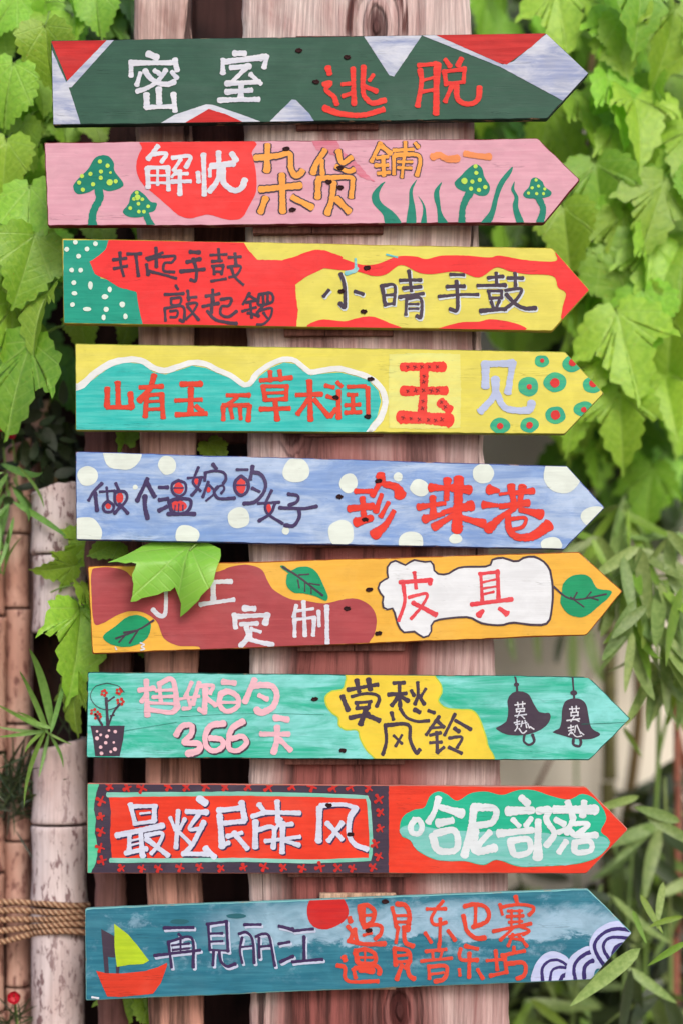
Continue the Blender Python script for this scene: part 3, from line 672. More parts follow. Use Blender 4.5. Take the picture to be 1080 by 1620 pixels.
s.glyph('制', WL, 22, "435,272 420,345|482,250 490,460;28|430,308 540,292;20|420,362 550,346;20|424,365 426,465;24|550,350 542,458;26|576,308 580,400|628,280 630,505;32", B, level=2)
s.screws([(584,933),(549,963),(598,1002)])

# ===== board 7: turquoise, bells =====
A = FR(130,1060,4); B = FR(260,1060,4); C_ = FR(510,1060,4); D_ = FR(770,1060,4.696)
s = Sign([(139,1063),(930,1070),(997,1137),(931,1203),(137,1199)], P('turquoise_wash_paint',(36,182,152),streak=1.2,alt=(138,222,222),blotch=1.0), 'edge_deep_teal',(20,92,84),
  'turquoise arrow board with potted plant, yellow cloud and two dark bells, seventh from the top')
pot = s.poly('painted_pot', BL, [(55,352),(272,352),(262,440),(240,545),(85,545),(72,440)], A, 1)
s.glyph(None, BL, 12, "165,352 155,180;18|170,345 200,270 240,215|130,348 95,290|170,195 205,170;10|180,290 205,285;8", A, name='painted_stem')
s.glyph(None, BL, 4, "160,82 85,105 55,165 90,225 160,252 230,232|160,82 230,100 270,140", A, name='painted_outline')
RF = P('flower_red_paint',(200,50,44),streak=.3)
for (fx,fy) in [(140,145),(235,135),(245,200),(80,265),(105,295)]:
    s.dots(RF, [(fx+random.uniform(-1,1)*4+18*math.cos(q*1.26),fy+16*math.sin(q*1.26),8+3*random.random()) for q in range(5)], A, 9, 2, name='painted_flower')
s.dots(P('pink_dot_paint',(238,196,208)), [(97,388,8),(120,410,9),(97,432,13),(160,420,12),(172,383,8),(212,390,11),(152,460,11),(203,458,8),(120,488,11),(210,500,13),(125,528,12),(183,517,9)], A, 10, 3, parent=pot)
PK = P('soft_pink_paint',(240,190,206),streak=.2)
s.glyph('想', PK, 28, "365,128 455,115;30|408,70 415,285;34|410,150 378,200;24|490,88 575,62 605,240;32|490,82 500,200;26|470,130 590,125;20|450,172 590,166;20|425,208 600,214;20|425,250 560,268 602,240;30", A)
s.glyph('你', PK, 26, "695,80 655,165|600,186 740,166;20|665,150 685,235 640,245;20|742,80 702,215|740,102 830,98 812,145;28|782,120 775,268;32|790,180 848,222;26|742,248 775,268", A)
s.glyph('的', PK, 32, "895,75 965,82;34|880,150 930,136 985,170 985,230 920,262 872,220 878,150|890,205 970,205;20|", A)
s.glyph('勺', PK, 34, "572,62 512,200|560,100 670,97 712,150 690,230 620,268 582,250|602,160 652,185;26", B)
SK = (BL, 7, 6, 4)
s.glyph('3', PK, 34, "597,410 632,356 695,352 690,410 645,458 738,465 738,508 668,530", A, shadow=SK)
s.glyph('6', PK, 36, "898,338 820,350 782,410 788,480 830,512 888,488 885,440 815,430", A, shadow=SK)
s.glyph('6', PK, 36, "1018,325 950,370 928,440 935,500 990,508 1042,460 1015,420 955,432", A, shadow=SK)
s.glyph('天', PK, 32, "702,300 778,314;36|615,405 785,405|715,362 712,450 692,520;36|730,440 798,505", B)
yb = [(190,-20),(150,60),(130,120),(60,135),(20,170),(25,220),(60,270),(100,300),(105,350),(150,378),(220,380),(240,440),(280,510),(330,560),(340,600),(1030,600),(1040,470),(1010,360),(980,290),(940,255),(860,250),(780,240),(730,195),(752,140),(745,90),(710,40),(690,-20)]
yc = s.poly('painted_cloud', P('lime_edge_paint',(186,214,70),streak=.2), yb, C_, 1, smooth=True, grow=5)
s.poly('cloud_centre', P('canary_paint',(240,210,66),streak=.3,alt=(226,212,70)), yb, C_, 2, smooth=True, grow=-3, parent=yc)
s.glyph('莫', BL, 22, "162,125 345,92;28|215,65 230,132;28|290,60 300,122;30|125,168 160,252;30|185,168 260,150 335,155 358,185 340,230;20|210,208 305,200|215,242 292,236|218,205 222,242;20|297,200 290,240;20|175,302 290,280;28|275,245 240,340;34|280,285 355,318;32", C_, level=3)
s.glyph('愁', BL, 22, "450,82 515,80;24|418,155 525,148;26|485,100 488,228;24|480,165 438,222;28|490,165 540,195;26|600,80 602,160 582,215|560,130 578,162;20|650,120 620,168;20|605,160 642,215|435,270 446,312|490,245 530,300 600,325 670,320;20|582,252 610,266;28|670,258 705,270", C_, level=3)
s.glyph('风', BL, 22, "395,352 402,450 380,535;20|395,350 540,346 552,440 590,522 612,505;24|450,415 500,465;18|500,412 460,482;16", C_, level=3)
s.glyph('铃', BL, 20, "735,295 655,408;22|720,320 765,360;24|680,368 760,360|680,412 745,398|720,395 725,520;22|680,460 750,455|725,522 765,490|835,280 770,410;22|840,320 935,375;22|835,370 860,388;26|800,430 880,425 850,490|800,490 875,525;24", C_, level=3)
def bell(pts, string, knot, loop, txt):
    m = s.poly('painted_bell', BL, pts, D_, 1, smooth=True)
    s.glyph(None, BL, 14, string, D_, name='bell_string', level=1)
    s.dots(BL, [knot], D_, 16, 2, parent=m)
    s.glyph(None, BL, 18, loop, D_, name='bell_clapper', level=1)
    s.glyph(None, WL, 9, txt, D_, name='bell_lettering', level=2, parent=m)
bell([(150,230),(170,185),(210,160),(260,160),(310,185),(345,250),(380,305),(420,318),(462,320),(467,365),(430,420),(350,465),(250,485),(150,480),(90,455),(65,430),(110,405),(145,370),(155,300)],
  "203,30 218,110 222,170", (217,108,20,16), "275,485 272,530 310,556 348,530 335,480",
  "205,260 280,250|225,240 230,275|262,235 262,275|215,290 275,285|215,290 218,312|275,285 272,308|215,310 275,306|205,340 290,330|245,300 222,352|250,336 275,360|200,392 240,380|220,370 222,425|210,405 242,400|260,380 250,420|255,398 292,390|280,375 292,428|205,452 220,432|235,435 262,470 290,452|300,400 312,430|318,422 345,440")
bell([(555,300),(570,245),(600,220),(650,210),(700,220),(735,260),(750,330),(765,410),(790,445),(835,470),(820,495),(750,515),(650,510),(570,490),(490,465),(500,450),(535,430),(550,380)],
  "632,35 640,150 645,215", (642,170,26,20), "640,510 640,552 680,566 695,540 690,508",
  "610,290 682,285|628,272 632,305|660,268 660,305|620,315 675,312|620,340 675,336|622,315 622,342|672,312 672,340|590,375 685,362|645,345 620,382|650,365 680,380|600,430 640,420|620,410 622,472|605,452 640,442|655,415 648,462|665,410 692,472|605,482 615,465|630,465 660,495 700,490|690,460 715,480")
CR = P('crack_teal',(22,110,100))
s.glyph(None, CR, 2.5, "0,350 60,352;2|272,385 600,330", A, name='wood_crack', flat=True)
s.glyph(None, CR, 3.5, "700,402 850,396 1058,388", D_, name='wood_crack', flat=True)
s.glyph(None, CR, 2.5, "100,296 400,280 700,276 1010,284", B, name='wood_crack', flat=True, level=0)
s.screws([(498,1106),(542,1187)])

# ===== board 8: red with black stitched frame =====
A = FR(120,1225,2.16); B = FR(170,1240,4); C_ = FR(360,1240,4); D_ = FR(630,1240,6); E_ = FR(780,1240,4.909); F_ = FR(560,1225,2.4)
s = Sign([(138,1239),(926,1244),(993,1312),(927,1382),(138,1382)], P('orange_red_paint',(234,62,38),streak=.35,alt=(206,48,34)), 'edge_sunlit_red',(196,120,108),  # edge colour lightened to stand for sun on the top edge
  'red arrow board with black stitched frame and pale green cloud, eighth from the top')
s.poly('painted_strip', P('mint_strip_paint',(80,196,156),streak=.4,alt=(120,214,180)), [(38,20),(90,20),(85,350),(38,350)], A, 1)
s.poly('painted_frame', P('frame_black_paint',(62,52,72),streak=.25,alt=(84,66,84)), [(84,20),(1068,20),(1068,350),(48,350),(70,300),(78,250),(66,200),(70,150),(62,120),(70,70)], A, 2, wob=1)
s.poly('painted_panel', P('orange_red_paint',(234,62,38)), [(112,66),(560,68),(1000,74),(1006,295),(560,292),(125,295),(118,200),(122,130)], A, 3, wob=1)
s.stroke_poly('painted_border', P('border_mint_paint',(150,208,200),streak=.9,alt=(84,190,160),blotch=.6), 15, [(112,70),(300,68),(560,66),(800,70),(998,78),(1003,140),(1008,220),(1006,290),(800,298),(560,292),(300,294),(122,294)], A, 4, sharp=True)
ST = P('stitch_red_paint',(206,44,40),streak=.3,alt=(140,30,36))
cr = [(x,44+3*math.sin(x)) for x in (118,178,228,318,380,445,512,590,660,740,808,880,940,1000)]+[(x,318+3*math.sin(x)) for x in (158,228,285,358,425,498,575,645,710,775,835,895,945,1015)]+[(88,90),(88,145),(88,195),(85,250),(92,295),(1035,85),(1040,130),(1040,185),(1022,238),(1035,280)]
s.crosses(ST, cr, A, 14, 8, 5, name='stitch_cross')
PW = P('pale_lilac_paint',(212,220,244),streak=.2); SN = (P('shadow_navy_paint',(56,44,84)), 7, 9, 3)
s.glyph('最', PW, 28, "148,132 178,250;32|165,142 310,140;24|300,140 298,232;30|210,188 270,182;14|190,250 300,236;22|62,326 352,264;32|142,318 140,420;26|118,438 250,410;26|212,300 225,458;30|150,360 210,346;13|150,388 210,374;13|245,326 350,312 322,388 280,440;24|250,348 385,452;30", B, shadow=SN, level=4)
s.glyph('炫', PW, 28, "400,215 432,290;24|450,172 436,402|492,222 462,282;24|444,295 540,388;26|582,92 622,122;38|505,175 632,180;30|578,195 520,285 600,278;26|612,242 545,375 490,440;30|480,442 640,445;28|622,408 678,462;34", B, shadow=SN, level=4)
s.glyph('民', PW, 30, "705,168 850,152;34|850,118 870,225;34|745,248 868,236;28|712,200 728,398;34|728,395 770,372;24|760,332 850,310;26|802,310 885,408;30", B, shadow=SN, level=4)
s.glyph('族', PW, 28, "200,130 238,182|158,206 240,180|235,180 455,184;28|315,112 320,240;30|178,240 176,398;36|190,292 290,276 290,405;26|242,362 455,335;26|340,222 302,290;22|330,262 410,254;24|350,250 346,430;34|340,350 452,388;26", C_, shadow=SN, level=4)
s.glyph('风', PW, 32, "582,152 576,362;34|590,138 730,130 808,152;28|810,152 772,220 768,325 808,385 878,412;34|722,248 640,358|630,248 722,348;30", C_, shadow=SN, level=4)
gc = [(172,200),(185,160),(225,135),(265,125),(285,85),(315,65),(350,75),(390,100),(440,72),(500,65),(560,78),(620,60),(680,60),(740,80),(800,95),(830,90),(860,75),(900,85),(940,125),(955,170),(935,215),(960,240),(968,265),(930,310),(870,335),(800,345),(700,350),(620,350),(540,325),(490,345),(420,330),(360,330),(300,322),(240,290),(210,250),(180,235)]
gm = s.poly('painted_cloud', P('emerald_paint',(24,180,144),streak=.3,alt=(60,196,166)), gc, F_, 1, smooth=True)
s.poly('cloud_lower_half', P('ice_blue_paint',(136,206,206),streak=.9,alt=(60,186,162),blotch=.4), [(174,205),(230,190),(300,205),(380,212),(470,218),(560,215),(640,228),(720,222),(800,238),(900,228),(950,240),(966,265),(930,308),(870,333),(800,343),(700,348),(620,348),(540,323),(490,343),(420,328),(360,328),(300,320),(240,288),(210,248),(182,234)], F_, 2, smooth=True, parent=gm, wob=2)
WI = P('icy_white_paint',(222,232,240),streak=.15)
s.glyph('哈', WI, 58, "150,345 115,400 130,465 195,470 222,405 195,345 150,342;56|375,140 340,260 285,358;60|400,222 590,280;50-84|380,372 500,350;76-64|350,470 530,445 548,620 375,630 320,490;56", D_, level=3)
s.glyph('尼', WI, 60, "712,222 690,400 622,680|712,220 915,240 885,365 740,395;64|860,462 735,600;56|722,440 722,635 910,608;66", D_, level=3)
s.glyph('部', WI, 46, "215,108 265,152|115,212 300,205;66-46|150,278 195,325;38|290,270 250,325;38|45,385 300,360;60-40|125,445 265,430 278,525 165,550 128,450;44|345,290 342,570;46-66|345,212 428,200 408,280 470,385 410,475;48", E_, level=3)
s.glyph('落', WI, 44, "480,200 790,200;62|575,145 615,262;46|700,145 690,245;48|485,280 545,312|505,375 570,352;40|560,450 508,528|622,262 565,385;36|605,310 735,312 650,395;38|600,372 645,402 795,398;44|625,455 745,445 752,518 635,528 628,460;42", E_, level=3)
s.screws([(520,1274),(554,1320)])

# ===== board 9: teal blue, boat and waves =====
A = FR(130,1440,4); B = FR(240,1430,4); C_ = FR(520,1400,6); D_ = FR(660,1400,5.4); E_ = FR(830,1430,6); F_ = FR(120,1400,2.4); PX = FR(0,0,1)
s = Sign([(135,1437),(929,1406),(999,1476),(934,1550),(136,1583)], P('sea_blue_paint',(36,110,136),streak=.5,alt=(62,140,162),band=(168,202,228)), 'edge_sunlit_aqua',(120,186,190),  # pale edge colour carries the sun highlight along the top
  'sea blue arrow board with red boat, red sun and curling waves, lowest of the nine')
hull = P('hull_red_paint',(220,62,40),streak=.2)
s.poly('painted_sail', BL, [(122,118),(208,165),(210,300),(165,295),(172,405),(145,405),(128,200)], A, 1)
s.poly('painted_mast', BL, [(215,350),(240,350),(235,405),(218,405)], A, 1)
s.poly('painted_sail', P('lime_sail_paint',(186,216,44),streak=.5,alt=(160,196,40)), [(205,85),(290,150),(350,220),(425,318),(390,340),(300,345),(222,358),(208,250)], A, 2)
s.poly('painted_hull', hull, [(90,382),(150,398),(250,400),(400,385),(480,360),(540,332),(540,350),(500,460),(450,528),(250,548),(160,545)], A, 2)
s.glyph(None, WL, 12, "65,550 105,556", A, name='paint_fleck')
DT = P('deep_teal_mark_paint',(40,104,118))
s.dots(DT, [(180,112,60,16)], B, 30, 1, name='painted_mark', one=True); s.dots(DT, [(535,77,62,16)], B, 30, 1, name='painted_mark', one=True)
s.dots(P('sun_red_paint',(206,36,36),streak=.3,alt=(160,30,44)), [(955,95,77,73)], F_, 40, 1, name='painted_sun', one=True)
NP = P('ink_plum_paint',(58,40,88),streak=.1); SW = (P('glow_lilac_paint',(196,208,238)), 9, 13, 2)
s.glyph('再', NP, 18, "80,152 265,148;20|172,190 200,215;16|108,238 128,400|115,238 255,215 265,400|130,262 240,250;13|135,292 240,280;13|20,326 308,292;18|185,210 185,308;14", B, shadow=SW)
s.glyph('见', NP, 18, "352,128 478,110|360,125 370,290|475,110 485,300|375,187 450,185;15|375,238 450,235;15|375,290 490,296;15|395,300 390,388;16|430,300 440,360 480,395 532,378", B, shadow=SW)
s.glyph('丽', NP, 18, "588,130 690,130|555,188 602,180 640,230 650,372|575,212 560,290 575,372;16|570,272 640,265;14|662,206 700,190 742,200 762,290 780,390|680,215 682,340;16|690,270 745,265;14", B, shadow=SW)
s.glyph('江', NP, 18, "808,140 895,162;20|805,252 872,240|815,366 895,330;20|900,170 1020,158;20|965,205 965,350|890,366 1080,350", B, shadow=SW)
TM = P('wave_letter_red',(222,72,52),streak=.2)
s.glyph('遇', TM, 38, "195,315 205,345;44|178,392 220,450 205,520;34|290,205 365,192 430,250 410,345 325,375 292,215;42|335,200 335,375;26|295,290 410,285;32|245,420 262,530;38|330,400 440,375 498,400 490,465 440,510|330,475 400,455;30|185,530 350,562 530,555;38", C_)
s.glyph('见', TM, 36, "600,215 640,400;34|645,180 720,192 762,280 745,430;40|620,290 740,290;28|640,352 740,350;30|655,400 635,545;32|712,400 722,540 795,578;42", C_)
s.glyph('遇', TM, 38, "142,685 152,712;46|85,765 150,782 152,878 220,918 460,912;40|250,625 340,610 430,650 428,738 285,740 252,640;40|270,688 420,688;24|340,620 340,740;20|232,800 252,880;36|245,790 420,762 478,800 475,845;36|300,805 415,815;50", C_)
s.glyph('见', TM, 38, "620,610 632,760|620,602 740,622 770,700 730,790;40|640,672 740,662;24|640,730 740,725;26|690,760 642,895;36|740,770 762,858 808,890;38", C_)
s.glyph('东', TM, 30, "215,140 150,220 118,290 150,340 242,320|80,205 240,203;28|193,290 190,480;32|65,410 115,488;30|260,390 320,472;28", D_)
s.glyph('巴', TM, 32, "398,182 480,165 570,182 608,250 580,318 470,358|495,178 490,340;28|390,262 420,390 500,455 572,450;36", D_)
s.glyph('赛', TM, 26, "835,98 850,165;32|700,165 722,250|720,188 850,166 970,180 988,215 950,255;28|770,222 890,220;22|762,270 900,262|645,395 965,330;28|800,215 800,350;22|868,215 868,340;22|780,318 890,310;24|820,360 705,470|780,440 940,402;20|870,352 955,390 900,425;22|812,420 772,520|862,430 932,522|800,455 900,468;24", D_)
s.glyph('音', TM, 30, "185,500 182,560|72,566 240,550|128,575 132,640;22|208,565 192,630;22|32,650 288,625;28|95,690 100,798;30|95,698 235,690 250,745 220,805 150,822;34|112,762 220,748;22", D_)
s.glyph('乐', TM, 32, "408,522 508,545;34|365,545 355,600 380,640 510,640|440,582 438,788|355,722 360,770;28|510,722 555,798;28", D_)
s.glyph('坊', TM, 32, "665,562 678,722|592,645 720,635;28|620,775 728,750|820,530 822,580;28|720,602 908,562;34|742,612 758,748|770,672 895,662 922,720 900,778 850,798;34", D_)
WV = P('wave_lilac_paint',(200,210,248),streak=.3,alt=(170,180,240)); IV = P('wave_indigo_paint',(56,44,112),streak=.15)
def wave(pts, arcs, lv):
    m = s.poly('painted_wave', WV, pts, E_, lv, smooth=True)
    s.glyph(None, IV, 28, arcs, E_, name='wave_line', level=lv+1, parent=m, flat=True)
wave([(75,760),(80,610),(150,500),(240,450),(330,465),(410,520),(405,600),(398,760)], "165,745 160,620 210,550 290,530 350,550 385,575|232,745 250,640 310,602 385,605;24|330,745 350,690 388,672;36", 1)
wave([(395,760),(392,600),(430,500),(520,430),(600,400),(660,440),(710,560),(730,612),(665,625),(610,760)], "480,745 460,620 490,540 560,480 620,455;30|560,700 560,610 600,555 640,538;34", 3)
wave([(610,430),(612,350),(660,260),(740,200),(830,165),(920,165),(980,225),(1060,270),(1000,340),(750,620),(690,580),(640,500)], "745,580 680,480 655,390 700,310 790,250 890,235 1000,248;34|800,530 750,450 742,380 790,325 870,315 970,325;32|830,500 850,430 890,395 950,385;44", 5)
s.screws([(609,1426),(583,1472)])
# ---------------------------------------------------------------- packing blocks between boards and post
blocks = [(468, 598, 56, 204), (400, 606, 226, 369), (449, 622, 391, 531), (480, 606, 556, 690), (470, 640, 735, 866), (470, 640, 896, 1030), (450, 640, 1078, 1210), (455, 650, 1252, 1388), (505, 626, 1413, 1566)]
signs = [o for o in COL.objects if o.name.startswith('arrow_sign')]
for sg, (x0, x1, y0, y1) in zip(signs, blocks):
    a, b = W(x0, y1, .0165), W(x1, y0, .0165)
    V, Fc = boxmesh(a.x, b.x, .0172, .056, a.z, b.z)
    V = [(x-sg.location.x, y-sg.location.y, z-sg.location.z) for x, y, z in V]
    o = mesh('mounting_block', V, Fc, (BLOCKP if y0 == 1413 else BLOCKW,), sg)
    bv = o.modifiers.new('b', 'BEVEL'); bv.width = .002; bv.segments = 2
# ---------------------------------------------------------------- bamboo poles on the left
def bamboo_mat(name, pale, mid, mark):
    g = G(name)
    n1 = g.noise(g.map((10, 10, 5)), 1, 6, .6, .4); fib = g.noise(g.map((150, 150, 3)), 1, 5, .65)
    spots = g.noise(g.map((90, 90, 34), loc=(2, 5, 1)), 1, 5, .7, .2)
    c = g.mix(g.ramp(n1, .35, .66), rgb(pale), rgb(mid))
    c = g.mix(g.ramp(fib, .4, .7, 0, .35), c, rgb(tuple(v*.7 for v in mid)))
    msk = g.noise(g.map((7, 7, 3), loc=(9, 2, 4)), 1, 3)
    c = g.mix(g.math('MULTIPLY', g.ramp(spots, .53, .60, 0, .9), g.ramp(msk, .35, .55, .35, 1)), c, rgb(mark))
    return g.done(g.bsdf(c, .62, g.bump(g.math('ADD', fib, spots), .4, .002), .3))
BAM = bamboo_mat('whitewashed_bamboo', (236, 222, 224), (216, 190, 188), (120, 84, 88))
BAM2 = bamboo_mat('tan_bamboo', (222, 186, 170), (196, 148, 132), (120, 76, 70))
BAMD = bamboo_mat('bamboo_shaded_inside', (60, 32, 28), (46, 24, 22), (24, 12, 12))
BAMG = bamboo_mat('green_culm', (130, 128, 84), (104, 100, 62), (70, 60, 44))
def culm(parent, x, y, z0, z1, r, mat, seed, lean=0, name='culm_segment', n=22, open_top=False, slant=0):
    """one internode with flared rims; solid tube wall"""
    V, Fc = [], []; H = z1-z0; rows = 14
    zs = [0, .004, .012, .03]+[.03+(H-.06)*k/6 for k in range(1, 6)]+[H-.03, H-.012, H-.004, H]
    rf = [1.0, 1.05, 1.03, 1.0]+[.985]*5+[.99, 1.02, 1.04, 1.0]
    for z, k in zip(zs, rf):
        for q in range(n):
            a = 2*pi*q/n; rr = r*k*(1+.02*noise.noise(Vector((math.cos(a), math.sin(a), (z0+z)*3+seed))))
            zz = z0+z
            if slant and z > H*.9: zz += slant*(math.cos(a))*.5+.006*noise.noise(Vector((a*2, seed, 0)))
            V.append((x+lean*(zz-z0)+math.cos(a)*rr, y+math.sin(a)*rr, zz))
    R = len(zs)
    for i in range(R-1):
        for q in range(n): Fc.append((i*n+q, i*n+(q+1) % n, (i+1)*n+(q+1) % n, (i+1)*n+q))
    b = len(V)
    for q in range(n):
        a = 2*pi*q/n; V.append((V[(R-1)*n+q][0]*1-math.cos(a)*r*.22, V[(R-1)*n+q][1]-math.sin(a)*r*.22, V[(R-1)*n+q][2]))
    for q in range(n):
        a = 2*pi*q/n; V.append((V[b+q][0], V[b+q][1], V[b+q][2]-.05))
    for q in range(n):
        j = (q+1) % n; Fc.append(((R-1)*n+q, (R-1)*n+j, b+j, b+q)); Fc.append((b+q, b+j, b+n+j, b+n+q))
    Fc.append([b+n+q for q in range(n)]); Fc.append([q for q in range(n)][::-1])
    o = mesh(name, V, Fc, (mat,), None, smooth=True)
    o.parent = parent; o.matrix_parent_inverse = Matrix.Translation(-parent.location)
    return o
def pole(px, y, r_px, cuts, mat, label, seed, group='upright bamboo poles'):
    """cuts = list of (py_top, py_bottom) internodes"""
    k = (DIST+y)/DIST; x = W(px, 0, y).x; r = r_px/1000*k
    root = empty('bamboo_pole', (x, y, max(0, W(0, cuts[-1][1], y).z)), label, 'bamboo pole', group)
    for i, (a, b) in enumerate(cuts):
        z1, z0 = W(0, a, y).z, max(0, W(0, b, y).z)
        culm(root, x+.002*math.sin(i*2+seed), y, z0+.002, z1-.002, r*(1+.015*math.sin(i*1.7+seed)), mat, seed+i*3, slant=.02 if i == 0 else 0)
    return root
B1 = pole(94, .16, 43, [(1176, 1304), (1304, 1432), (1432, 1700), (1700, 1910)], BAM, 'thick whitewashed bamboo pole in front, bound with rope', 1)
B2 = pole(94, .165, 42, [(770, 879), (879, 1003)], BAM, 'thick pale bamboo length with a broken lower end, above the roped one', 5)
# the split back half that joins the two lengths, the shade of the hollow put into its dark colour
V, Fc = [], []; n = 16; k = (DIST+.165)/DIST; cx = W(94, 0, .165).x; za, zb = W(0, 1180, .165).z, W(0, 1000, .165).z
for zz in (za, (za+zb)/2, zb):
    for rr in (.042, .036):
        for q in range(n+1):
            a = pi*.02+pi*.96*q/n; V.append((cx-B1.location.x+math.cos(a)*rr*k, .005+math.sin(a)*rr*k, zz-B1.location.z))
m_ = n+1
for lv in range(2):
    for q in range(n):
        a = lv*2*m_+q; Fc.append((a, a+1, a+2*m_+1, a+2*m_)); a += m_; Fc.append((a+1, a, a+2*m_, a+2*m_+1))
mesh('split_culm', V, Fc, (BAMD,), B1, smooth=True)
pole(29, .22, 20, [(700, 845), (845, 963), (963, 1145), (1145, 1330), (1330, 1430), (1430, 1560), (1560, 1900)], BAM2, 'slim tan bamboo pole left of the thick one', 9)
pole(-16, .20, 24, [(880, 975), (975, 1190), (1190, 1380), (1380, 1600), (1600, 1900)], BAM2, 'bamboo pole cut by the left picture edge', 12)
pole(62, .27, 15, [(640, 1000), (1000, 1320), (1320, 1900)], BAM2, 'thin tan bamboo pole in the gap behind the thick one', 14)
pole(962, .62, 11, [(520, 770), (770, 1010), (1010, 1236), (1236, 1480), (1480, 1640), (1640, 1830)], BAMG, 'upright olive green bamboo stem against the cream wall', 17, 'green bamboo stems by the wall')
pole(1070, .45, 6, [(1030, 1240), (1240, 1480), (1480, 1880)], bamboo_mat('reddish_culm', (176, 116, 96), (150, 92, 76), (90, 50, 44)), 'slim reddish bamboo stem at the right picture edge', 19, 'green bamboo stems by the wall')

# rope round the poles
g = G('jute_rope'); uvn = g.noise(g.map((260, 260, 260)), 1, 4); wv = g.n('ShaderNodeTexWave'); wv.inputs['Scale'].default_value = 42; wv.inputs['Distortion'].default_value = 1.2
mp = g.map((1, 1, 1)); rot = g.n('ShaderNodeVectorRotate'); rot.inputs['Angle'].default_value = .7; rot.rotation_type = 'Y_AXIS'; g.l(mp, rot.inputs[0]); g.l(rot.outputs[0], wv.inputs[0])
c = g.mix(wv.outputs['Fac'], rgb((140, 98, 76)), rgb((218, 182, 150)))
c = g.mix(g.ramp(uvn, .4, .7, 0, .4), c, rgb((160, 112, 84)))
ROPE = g.done(g.bsdf(c, .9, g.bump(g.math('ADD', wv.outputs['Fac'], uvn), .9, .003), .1))
def tube(pts, r, n=8, V=None, Fc=None, r1=None):
    V = [] if V is None else V; Fc = [] if Fc is None else Fc
    P_ = [Vector(p) for p in pts]; b = len(V); N = len(P_)
    for i, p in enumerate(P_):
        d = (P_[min(i+1, N-1)]-P_[max(i-1, 0)]).normalized(); s_ = Vector((0, 0, 1)) if abs(d.z) < .9 else Vector((1, 0, 0))
        u = d.cross(s_).normalized(); v = d.cross(u); rr = r+((r1 if r1 is not None else r)-r)*i/max(1, N-1)
        for q in range(n): a = 2*pi*q/n; V.append(tuple(p+(u*math.cos(a)+v*math.sin(a))*rr))
    for i in range(N-1):
        for q in range(n): Fc.append((b+i*n+q, b+i*n+(q+1) % n, b+(i+1)*n+(q+1) % n, b+(i+1)*n+q))
    Fc.append([b+q for q in range(n)][::-1]); Fc.append([b+(N-1)*n+q for q in range(n)])
    return V, Fc
rp = empty('rope', W(94, 1450, .16), 'brown jute rope wound four times around the bamboo poles', 'rope')
RB_ = Vector(rp.location)
for sidx in range(5):
    pts = []
    for q in range(64):
        u = q/63; px = -60+203*u
        drop = 13*max(0, 1-u*1.7)**1.2
        py = 1431+sidx*11+(sidx-1)*drop*.9+2*math.sin(u*9+sidx)
        x = W(px, 0, .16).x; cx_ = W(94, 0, .16).x; dxx = (x-cx_)/.049
        y = .16-.0505*math.sqrt(max(0, 1-dxx*dxx)) if abs(dxx) < .93 else .16-.0505*math.sqrt(1-.93*.93)
        if px < 50: y = min(y, .15+.0006*(50-px)) 
        p = W(px, py, max(.1, y)); pts.append(p-RB_)
    V, Fc = tube(pts, .0052, 8)
    mesh('strand', V, Fc, (ROPE,), rp, smooth=True)
